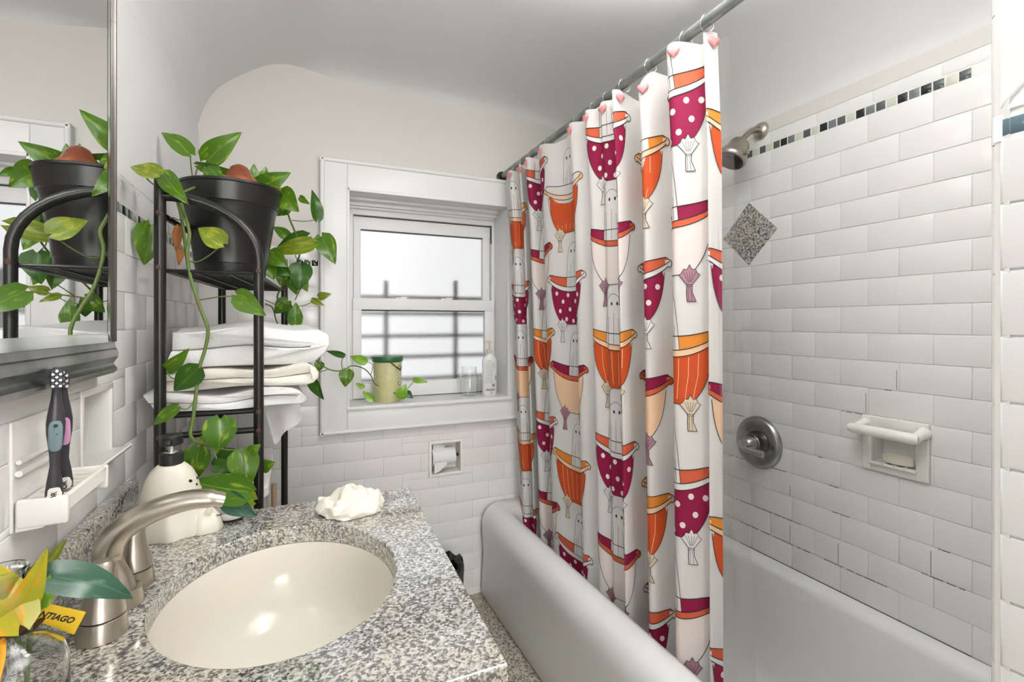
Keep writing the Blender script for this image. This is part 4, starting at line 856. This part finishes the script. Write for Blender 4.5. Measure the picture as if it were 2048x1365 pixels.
for r_ in range(17):
    q = MB(); z = .146-.0055*r_; x = -.026+random.uniform(0, .004); xe = (.022 if r_ < 5 else .010)-random.uniform(0, .006)
    while x < xe-.003: l_ = random.uniform(.003, .008); q.grid([[lp(x+min(l_, xe-x)*k/2, zz) for zz in (z, z+.0016)] for k in range(3)]); x += l_+.0018
    obj('fine_print', q, 'label_grey', lo)

# ------------------------------------------------------------------ paper holder, bin
th = thing('paper_holder', (.6, WY, TPZ0), 'recessed white ceramic toilet paper holder in window wall', 'paper holder')
mb = MB()
for a, c in (((TPX0-.009, WY-.006, TPZ0-.009), (TPX0+.004, YB+.07, TPZ1+.009)), ((TPX1-.004, WY-.006, TPZ0-.009), (TPX1+.009, YB+.07, TPZ1+.009)), ((TPX0, WY-.006, TPZ1-.004), (TPX1, YB+.07, TPZ1+.009)), ((TPX0, WY-.006, TPZ0-.009), (TPX1, YB+.07, TPZ0+.004)), ((TPX0, YB+.062, TPZ0), (TPX1, YB+.070, TPZ1))): mb.box(a, c, .0025)
obj('recess', mb, 'ceramic', th)
mb = MB(); mb.tube([(TPX0+.004, WY+.025, .622), (TPX1-.004, WY+.025, .622)], .007, 12); obj('roller', mb, 'dark', th)
rc = Vector((TPX0+.008, WY+.025, .622)); tp = thing('toilet_paper_roll', rc+Vector((.055, 0, -.04)), 'toilet paper roll with loose end hanging in the wall recess', 'toilet paper')
mb = MB(); L_ = .102; mb.lathe([(.016, 0), (.037, .0), (.038, .002), (.038, L_-.002), (.037, L_), (.016, L_)], rc, (1, 0, 0), 32, False, False); mb.lathe([(.016, 0), (.016, L_)], rc, (1, 0, 0), 24, False, False); obj('roll', mb, 'paper', tp, 50)
P = [[Vector((rc.x+.004+.055*i/6, rc.y-.0385-.001*math.sin(i)-(.002*j/5), .606-.044*j/5*(1-.75*(i/6)**1.5))) for j in range(6)] for i in range(7)]
mb = MB(); mb.grid(P); obj('loose_sheet', mb, 'paper', tp)
P = [[Vector((rc.x+.006+.055*i/6, rc.y-.02+.03*j/5, .652+.034*math.sin(j/5*PI/2)-(.012*i/6))) for j in range(6)] for i in range(7)]
mb = MB(); mb.grid(P); obj('loose_sheet', mb, 'paper', tp)
bn = Vector((.500, 1.845, .001)); wbn = thing('waste_bin', bn, 'waste bin lined with a black plastic bag between counter and tub', 'waste bin')
mb = MB(); mb.lathe([(.085, 0), (.088, .004), (.103, .262), (.100, .262), (.086, .01), (.0, .01)], bn, seg=32, cap1=False); obj('bin', mb, 'rubber_black', wbn)
rs = []
for k, (r, z) in enumerate(((.1045, .15), (.1055, .20), (.107, .25), (.108, .268), (.1, .272), (.085, .255), (.08, .20))):
    rs.append([bn+Vector(((r+.004*mn.noise(Vector((6*math.cos(q), 6*math.sin(q), k*1.7))))*math.cos(q), (r+.004*mn.noise(Vector((6*math.cos(q), 6*math.sin(q), k*1.7))))*math.sin(q), z+.018*mn.noise(Vector((4*math.cos(q), 4*math.sin(q), 5+k*.5))))) for q in (2*PI*j/64 for j in range(64))])
mb = MB(); mb.rings(rs, True, False, False); obj('bag', mb, 'bag_black', wbn, 30)

# ------------------------------------------------------------------ shower fittings on the right wall
fl_ = at(1521, 262, X=RX-.004); sh = thing('shower_fitting', (RX, fl_.y, fl_.z), 'antique nickel shower head on a bent arm above the tiles', 'shower head')
mb = MB(); mb.lathe([(.030, .0), (.030, .004), (.024, .012), (.013, .016)], (RX-.0005, fl_.y, fl_.z), (-1, 0, 0), 28); obj('flange', mb, 'nickel', sh)
hp = at(1483, 282, X=RX-.086)
arm = smoothpts([(RX-.008, fl_.y, fl_.z), (RX-.035, fl_.y, fl_.z-.002), (RX-.062, fl_.y+.003, fl_.z-.018), (hp.x, hp.y, hp.z)], 6)
mb = MB(); mb.tube(arm, .0095, 14); obj('arm', mb, 'nickel_dark', sh)
hdv = Vector((-.52, .10, -.85)).normalized(); h0 = Vector(arm[-1])
mb = MB(); mb.lathe([(.012, -.006), (.020, .0), (.030, .008), (.0345, .020), (.0355, .034), (.037, .040), (.046, .056), (.0505, .070), (.050, .080), (.046, .085)], h0, hdv, 32); hb = obj('head', mb, 'nickel_dark', sh, 40)
mb = MB(); mb.lathe([(.043, .0855), (.042, .0875), (.028, .0865), (.027, .0885), (.0, .0887)], h0, hdv, 28); fc = obj('spray_face', mb, 'rubber_black', sh)
for k in range(12):
    a = 2*PI*k/12; e1 = hdv.cross(Vector((0, 1, 0))).normalized(); e2 = hdv.cross(e1); p = h0+hdv*.0865+(e1*math.cos(a)+e2*math.sin(a))*.035; mb = MB(); mb.lathe([(.0022, 0), (.0016, .003)], p, hdv, 8); obj('nozzle', mb, 'steel_dark', fc)
e1 = Vector((0, -1, 0)); p = h0+hdv*.074; mb = MB(); mb.tube([p+e1*.046, p+e1*.060, p+e1*.066], [.005, .005, .0075], 10); obj('spray_lever', mb, 'nickel_dark', sh)
vc = Vector((RX, 1.203, .787)); vt = thing('shower_valve', vc, 'round dark metal shower valve with lever handle on white tiles', 'shower valve')
mb = MB(); mb.lathe([(.091, .0005), (.090, .006), (.082, .016), (.066, .022), (.050, .021), (.038, .015), (.034, .012)], vc, (-1, 0, 0), 48); obj('escutcheon', mb, 'steel_dark', vt, 60)
mb = MB(); mb.lathe([(.030, .010), (.030, .034), (.028, .036)], vc, (-1, 0, 0), 28); obj('hub', mb, 'nickel_dark', vt)
mb = MB(); mb.lathe([(.029, .036), (.028, .046), (.020, .066), (.010, .074), (.001, .075)], vc, (-1, 0, 0), 28); obj('knob', mb, 'steel_dark', vt)
mb = MB(); mb.tube(smoothpts([vc+Vector((-.062, .022, .004)), vc+Vector((-.082, .004, -.008)), vc+Vector((-.082, -.040, -.014)), vc+Vector((-.074, -.076, -.016))], 5), [.009]*8+[.0085]*4+[.012]*4, 14); obj('lever', mb, 'steel', vt)
# ceramic soap dish with grab bar
y0, y1, z0, z1 = SD; sd0 = thing('soap_dish', (RX, (y0+y1)/2, z0), 'white ceramic soap dish with a grab bar set into the tiles', 'soap dish')
mb = MB(); ib = (y0+.030, y1-.026, z0+.026, z0+.092)
for a, c in (((RX-.008, y0+.001, z0+.001), (RX+.008, ib[0], z1-.001)), ((RX-.008, ib[1], z0+.001), (RX+.008, y1-.001, z1-.001)), ((RX-.008, ib[0]-.003, z0+.001), (RX+.008, ib[1]+.003, ib[2])), ((RX-.008, ib[0]-.003, ib[3]+.03), (RX+.008, ib[1]+.003, z1-.001))): mb.box(a, c, .003)
mb.box((RX+.050, ib[0]-.003, ib[2]-.002), (RX+.055, ib[1]+.003, ib[3]+.038)); mb.box((RX+.007, ib[0]-.004, ib[2]-.003), (RX+.052, ib[0], ib[3]+.036)); mb.box((RX+.007, ib[1], ib[2]-.003), (RX+.052, ib[1]+.004, ib[3]+.036)); mb.box((RX+.007, ib[0]-.003, ib[2]-.004), (RX+.052, ib[1]+.003, ib[2]+.0015)); mb.box((RX+.007, ib[0]-.003, ib[3]+.030), (RX+.052, ib[1]+.003, ib[3]+.037))
mb.box((RX-.016, ib[0]-.004, ib[2]-.006), (RX+.004, ib[1]+.004, ib[2]+.002), .003); obj('body', mb, 'ceramic', sd0)
zb_ = z0+.118
mb = MB(); mb.tube([(RX-.047, y0+.004, zb_), (RX-.050, y0+.012, zb_), (RX-.050, y1-.004, zb_), (RX-.047, y1+.006, zb_)], [.012, .0145, .0145, .012], 18); obj('grab_bar', mb, 'ceramic', sd0)
for y in (y0+.012, y1-.008): mb = MB(); mb.tube([(RX-.004, y, zb_+.010), (RX-.025, y, zb_+.006), (RX-.048, y, zb_)], [.017, .014, .013], 14); obj('bar_bracket', mb, 'ceramic', sd0)
for k in range(3): mb = MB(); y = ib[0]+.022+.026*k; mb.tube([(RX-.020, y, ib[2]+.001), (RX+.045, y, ib[2]+.002)], .004, 8); obj('ridge', mb, 'ceramic', sd0)
sc_ = Vector((RX+.004, (ib[0]+ib[1])/2-.008, ib[2]+.0068)); rs = [[sc_+Vector((.016*k*math.cos(q), .038*k*math.sin(q), h)) for q in (2*PI*j/32 for j in range(32))] for k, h in ((.93, 0), (1, .004), (1, .017), (.94, .021))]
mb = MB(); mb.rings(rs); tag(obj('soap_bar', mb, 'soap', smooth=40), 'cream oval soap bar resting in the white ceramic soap dish', 'soap')
# diamond granite accent
dcn = Vector((RX, 1.244, 1.523)); mb = MB(); a_, b_ = .1125, .111
mb.rings([[Vector((RX-x, dcn.y+sy*a_*k, dcn.z+sz*b_*k)) for sy, sz in ((0, -1), (-1, 0), (0, 1), (1, 0))] for x, k in ((-.002, 1), (.0012, 1), (.0022, .985))], True, False, True); dtile = obj('accent_tile', mb, 'granite_tile', wr, None, fix=True)
dtile['label'] = 'grey granite diamond tile set among the white tiles'

# ------------------------------------------------------------------ curtain rod, rings, curtain, liner
RODX = .857
def rodz(y): return 1.8665+(2.043-y)*.0215
rod = thing('curtain_rod', (RODX, 1.2, 1.88), 'dull grey metal shower curtain rod running over the tub', 'curtain rod')
mb = MB(); mb.tube([(RODX, WY-.003, rodz(WY)), (RODX, NY+.001, rodz(NY))], .0125, 18); obj('tube', mb, 'rod_metal', rod)
mb = MB(); mb.tube([(RODX, WY-.06, rodz(WY-.06)), (RODX, 1.62, rodz(1.62))], .0138, 18); obj('sleeve', mb, 'rod_metal', rod)
for y, d in ((WY-.0005, -1), (NY+.0005, 1)): mb = MB(); mb.lathe([(.024, 0), (.024, .008), (.016, .012), (.0155, .03)], (RODX, y, rodz(y)), (0, d, 0), 20); obj('end_flange', mb, 'rubber_black', rod)
cps = [(1015, .862), (1023, .838), (1041, .872), (1044, .846), (1059, .892), (1057, .838), (1085, .880), (1086, .832), (1142, .864), (1146, .836), (1177, .856), (1178, .834), (1204, .852), (1210, .848), (1236, .862), (1234, .832), (1290, .930), (1285, .838), (1354, .915), (1344, .828), (1418, .888), (1415, .866), (1443, .900)]
raw = [at(a, 640, X=x) for a, x in cps]; raw = [Vector((p.x, p.y, 0)) for p in raw]
dense = smoothpts(raw, 14); cum = [0]
for a, c in zip(dense, dense[1:]): cum.append(cum[-1]+(c-a).length)
UT = cum[-1]
import bisect
def Pxy(u):
    u = max(0, min(UT-1e-6, u)); i = bisect.bisect_right(cum, u)-1; i = min(i, len(dense)-2); t = (u-cum[i])/max(1e-9, cum[i+1]-cum[i]); return dense[i].lerp(dense[i+1], t)
uat = []; 
for i in range(len(raw)): uat.append(cum[min(i*14, len(cum)-1)])
def u_of(px, lo, hi):
    """arc position between control points lo..hi that falls at photo column px"""
    best = None
    for k in range(200):
        u = uat[lo]+(uat[hi]-uat[lo])*k/199; p = Pxy(u); r = (p.x*CT-p.y*ST)/(p.x*ST+p.y*CT); d = abs(CX+F*r-px)
        if best is None or d < best[0]: best = (d, u)
    return best[1]
ZT, ZB = 1.852, .22
def S(u, z):
    p = Pxy(u); t = (ZT-z)/1.45; s_ = u/UT; return Vector((p.x+t*(.062-.028*s_)-.012*max(0, 1-t*6), p.y+t*(.004+.022*s_*s_), z))
def Nn(u, z):
    a, c = S(u-.002, z), S(u+.002, z); t = (c-a).normalized(); n = t.cross(Vector((0, 0, 1))); return n if n.x < 0 or abs(n.x) < .0 else n
nref = Pxy(UT*.5)
def nrm(u, z):
    a, c = S(u-.003, z), S(u+.003, z); d = c-a; n = Vector((d.y, -d.x, 0)).normalized(); return n
hooks = [(uat[i]+uat[j_])/2 for i, j_ in ((1, 1), (3, 3), (5, 5), (7, 7), (9, 9), (11, 11), (13, 13), (15, 15), (17, 17), (19, 19), (22, 22))]
hooks = [uat[1]+.004, uat[3], uat[5], uat[7], uat[9], uat[11], uat[13]+.004, uat[15]+.02, uat[17]+.01, uat[19]+.015, uat[22]-.012]
def ztop(u):
    d = min(abs(u-h) for h in hooks); p = Pxy(u); base = rodz(p.y)-.020; z = base-.020*min(1, d/.08)**1.3
    dr = max(0, 1-abs(u-(uat[17]-.03))/.075); return z-.060*dr*dr*(3-2*dr)
mb = MB(); mb.use('cloth'); nu = int(UT/.0026); P = []
for i in range(nu+1):
    u = UT*i/nu; zt = ztop(u); P.append([S(u, zt+(ZB-zt)*k/6) for k in range(7)])
mb.grid(P)
du = .0024; LAY = .00032
def emit(poly, m, layer, u0, z0):
    """fill a polygon of (a, b) offsets from (u0, z0) by vertical trapezoids on the cloth"""
    mb.use('print_'+m); pts = [(u0+a, z0+b) for a, b in poly]; xs = [p[0] for p in pts]; lo, hi = max(min(xs), .001), min(max(xs), UT-.001)
    if hi-lo < 1e-4: return
    n = max(2, math.ceil((hi-lo)/du)); off = .0005+LAY*layer; cols = []
    for k in range(n+1):
        x = lo+(hi-lo)*k/n; x = min(max(x, lo+1e-5), hi-1e-5); ys = []
        for (ax_, ay), (bx_, by_) in zip(pts, pts[1:]+pts[:1]):
            if (ax_ <= x < bx_) or (bx_ <= x < ax_): ys.append(ay+(by_-ay)*(x-ax_)/(bx_-ax_))
        ys.sort(); cols.append((x, [(ys[q], ys[q+1]) for q in range(0, len(ys)-1, 2)]))
    for (xa, ia), (xb, ib_) in zip(cols, cols[1:]):
        if len(ia) != len(ib_): continue
        za, zbv = ztop(xa)-.004, ztop(xb)-.004
        for (a0, a1), (b0, b1) in zip(ia, ib_):
            a1, b1 = min(a1, za), min(b1, zbv)
            if a0 >= a1 or b0 >= b1: continue
            q = [(xa, a0), (xb, b0), (xb, b1), (xa, a1)]; mb.add([S(u, z)+nrm(u, z)*off for u, z in q], [(0, 1, 2, 3)])
def line(pl_, m, layer, u0, z0, wd=.0023, closed=False):
    mb.use('print_'+m); off = .0005+LAY*layer; P_ = [Vector((u0+a, z0+b)) for a, b in pl_]
    if closed: P_.append(P_[0])
    for a, c in zip(P_, P_[1:]):
        d = c-a; L = d.length
        if L < 1e-6: continue
        t = d/L; nn = Vector((-t.y, t.x))*wd*.5; n = max(1, math.ceil(abs(d.x)/.004))
        for k in range(n):
            p, q = a+d*(k/n)-t*(wd*.15), a+d*((k+1)/n)+t*(wd*.15)
            if min(p.x, q.x) < .001 or max(p.x, q.x) > UT-.001 or max(p.y, q.y) > ztop(p.x)-.004: continue
            mb.add([S(v.x, v.y)+nrm(v.x, v.y)*off for v in (p-nn, q-nn, q+nn, p+nn)], [(0, 1, 2, 3)])
HWD = .118
STY = {'M': dict(inn='coral', rim='white', body='magenta', foot='white'), 'W': dict(inn='magenta', rim='coral', body='blush_white', foot='mauve'), 'O': dict(inn='amber', rim='rimpeach', body='orange', foot='sand'),
       'P': dict(inn='magenta', rim='coral', body='peach', foot='mauve')}
def motif(u0, z0, kind, ghost=True, flip=1):
    st = STY[kind]; K_ = [k/24*2-1 for k in range(25)]
    f = lambda s_: .038*abs(s_)**2.2; gg = lambda s_: f(s_)+.030*math.sqrt(max(0, 1-s_*s_))**.9+.004
    X = lambda s_: s_*HWD*flip
    front = [(X(s_), f(s_)) for s_ in K_]; back = [(X(s_), gg(s_)) for s_ in K_]; low = [(X(s_*.985), f(s_)-.0165*(1-.25*abs(s_)**3)) for s_ in K_]
    bodyprof = [(-.0, 1.0)]
    emit(front+back[::-1], st['inn'], 0, u0, z0); line(back, 'line', 3, u0, z0)
    if ghost:
        gx = -.012*flip; gp = [(-.043, .0), (-.040, .05), (-.036, .09), (-.030, .122), (-.020, .143), (-.008, .153), (.004, .153), (.016, .145), (.025, .126), (.030, .09), (.034, .05), (.038, .0)]
        gp = [(gx+a*flip, b) for a, b in gp]; emit(gp, 'white', 1, u0, z0); line(gp, 'line', 2, u0, z0, .0013)
        for ex in (-.008, .011): emit([(gx+flip*ex+.0036*math.cos(q), .124+.0058*math.sin(q)) for q in (2*PI*k/12 for k in range(12))], 'line', 2, u0, z0)
        for x0_, x1_, y1_ in ((-.020, -.026, .085), (-.002, -.004, .095), (.014, .018, .08), (.024, .027, .06)): line([(gx+flip*x1_, .004), (gx+flip*(x0_+x1_)/2, y1_*.5), (gx+flip*x0_, y1_)], 'line', 2, u0, z0, .0010)
    # body
    side = []
    for k in range(13):
        t = k/12; y = .008-.138*t; hw = .104*(1-.15*t-.36*t**3.2); side.append((hw, y))
    bot = [(-x, y) for x, y in side]; body = low[4:21]
    poly = [(X(s_*.985), f(s_)-.0165*(1-.25*abs(s_)**3)+.001) for s_ in K_[2:23]]
    if flip < 0: poly = poly[::-1]
    poly = poly+[(x, y) for x, y in side[1:]]+[(-x, y) for x, y in side[1:]][::-1]
    emit(poly, st['body'], 2, u0, z0)
    line([(x, y) for x, y in side]+[(-x, y) for x, y in side[::-1]], 'line', 5, u0, z0, .0017)
    emit(front+low[::-1], st['rim'], 3, u0, z0)
    line(front, 'line', 5, u0, z0); line(low, 'line', 5, u0, z0)
    for s_ in (-1, 1): 
        e = [(s_*HWD*(1.0), f(1)+.004)]; cap = [(s_*(HWD-.002+.009*math.sin(q)), f(1)-.006+.0105*math.cos(q)) for q in (PI*k/10 for k in range(11))]
        emit(cap+[(s_*(HWD-.012), f(1)-.014), (s_*(HWD-.012), f(1)+.003)], st['rim'], 3, u0, z0); line(cap, 'line', 5, u0, z0)
    if kind == 'M':
        for a, b_ in ((-.075, -.02), (-.045, -.05), (-.060, -.083), (-.020, -.028), (-.012, -.078), (.018, -.05), (.030, -.10), (.050, -.028), (.060, -.072), (.084, -.030), (-.030, -.112), (.004, -.118)):
            emit([(a+.0072*math.cos(q), b_+.0078*math.sin(q)) for q in (2*PI*k/14 for k in range(14))], 'dot', 3, u0, z0)
    if kind == 'O':
        for a in (-.07, -.047, -.024, .0, .024, .047, .07): line([(a, -.022+.03*abs(a/.1)**2), (a*.97, -.06), (a*.80, -.118)], 'stripe', 3, u0, z0, .0015)
    for s_ in (-1, 1):
        cx_, cy = s_*.050, -.142
        fan = [(cx_-.006, cy-.012), (cx_-.024, cy+.012), (cx_-.018, cy+.016), (cx_-.013, cy+.026), (cx_-.006, cy+.024), (cx_, cy+.036), (cx_+.006, cy+.024), (cx_+.013, cy+.026), (cx_+.018, cy+.016), (cx_+.024, cy+.012), (cx_+.006, cy-.012)]
        leg = [(cx_-.006, cy-.010), (cx_-.007, cy-.03), (cx_-.009+s_*.003, cy-.052), (cx_+.012+s_*.003, cy-.052), (cx_+.006, cy-.03), (cx_+.006, cy-.010)]
        emit(leg, st['foot'], 5, u0, z0); line(leg, 'line', 6, u0, z0, .0015, True); emit(fan, st['foot'], 6, u0, z0); line(fan, 'line', 7, u0, z0, .0013, True)
        for a in (-.014, -.007, 0, .007, .014): line([(cx_+a*.25, cy-.006), (cx_+a, cy+.018)], 'line', 7, u0, z0, .0009)
        for dy in (-.012, -.016): line([(cx_-.007, cy+dy), (cx_+.007, cy+dy)], 'line', 7, u0, z0, .0011)
        for a in (-.003, .002): line([(cx_+a, cy-.018), (cx_+a*1.6+s_*.002, cy-.050)], 'line', 7, u0, z0, .0009)
uA1 = u_of(1104, 7, 8)-.118
uA2 = u_of(1227, 13, 14); uB2 = u_of(1136, 7, 8); uA1 = uB2-.215; uB3 = u_of(1334, 17, 18)-.118; uA3 = uat[19]-.012; uB4 = uA3+.238; uB1 = u_of(1034, 1, 2)
for uc in (uA1, uA2, uA3):
    for z, k in ((1.760, 'M'), (1.450, 'W'), (1.138, 'O'), (.812, 'M'), (.495, 'W')): motif(uc, z, k)
for uc in (uB1, uB2, uB3, uB4):
    for z, k in ((1.650, 'O'), (1.330, 'M'), (1.018, 'P'), (.700, 'O'), (.385, 'M')): motif(uc, z, k, True, -1 if uc in (uB2,) else 1)
cur = obj('shower_curtain', mb, None, None, 180); tag(cur, 'white shower curtain printed with ghosts in pink and orange clawfoot tubs', 'shower curtain')
# liner
lpts = smoothpts([at(a, 640, X=x) for a, x in ((1395, .905), (1418, .93), (1440, .905), (1452, .925), (1466, .915), (1478, .935))], 8)
P = []
for i, p in enumerate(lpts):
    s_ = i/(len(lpts)-1); row = []
    for k in range(7):
        t = k/6; row.append(Vector((p.x-.020*(1-t)+.03*t, p.y+.010*(1-t)-.035*t*s_, 1.862-(1.862-.13)*t)))
    P.append(row)
mb = MB(); mb.grid(P); lin = obj('shower_liner', mb, 'liner_vinyl', None, 180); tag(lin, 'clear vinyl shower liner hanging behind the printed curtain', 'shower liner')
# rings with hearts
mat('heart_pink', (.62, .25, .26), .35)
for i, u in enumerate(hooks):
    p = S(u, ztop(u)); y = p.y; rz = rodz(y); c = Vector((RODX, y, rz-.003)); ord_ = ('first', 'second', 'third', 'fourth', 'fifth', 'sixth', 'seventh', 'eighth', 'ninth', 'tenth', 'eleventh')[i]
    t = thing('curtain_ring', c, 'metal curtain ring with pink heart, %s from the window' % ord_, 'curtain ring', 'curtain rings on the shower rod')
    mb = MB(); mb.tube([c+Vector((.0185*math.sin(q)*1.0, .003*math.sin(2*q), .0185*math.cos(q)-.002)) for q in (2*PI*k/22 for k in range(23))], .0013, 6); obj('wire', mb, 'chrome', t)
    hc = S(u, ztop(u)-.024)+nrm(u, 1.8)*.005; pts = []
    hx = Vector((-.42, -.91, 0)); hn = Vector((-.91, .42, 0)).normalized()
    hn = nrm(u, 1.8); hx = Vector((-hn.y, hn.x, 0))
    for k in range(24):
        q = 2*PI*k/24; pts.append(hc+hx*(.00095*16*math.sin(q)**3)+Vector((0, 0, .00095*(13*math.cos(q)-5*math.cos(2*q)-2*math.cos(3*q)-math.cos(4*q)))))
    mid = sum(pts, Vector())/24
    mb = MB(); mb.rings([[p_-hn*.003 for p_ in pts], [p_ for p_ in pts], [mid+(p_-mid)*.6+hn*.0035 for p_ in pts]]); obj('heart', mb, 'heart_pink', t, 60, fix=True)

# unseen pendant fitting added to go with the invented point fill
cl = thing('added_fill_pendant', (.32, .90, 2.0), 'unseen small pendant added to carry the fill light above the vanity', 'lamp')
mb = MB(); mb.lathe([(.06, .2), (.06, .185), (.05, .178), (.006, .175), (.006, .06), (.03, .055), (.034, .02), (.030, .02)], (.32, .90, 2.0), seg=32, cap1=False); obj('stem', mb, 'nickel', cl)
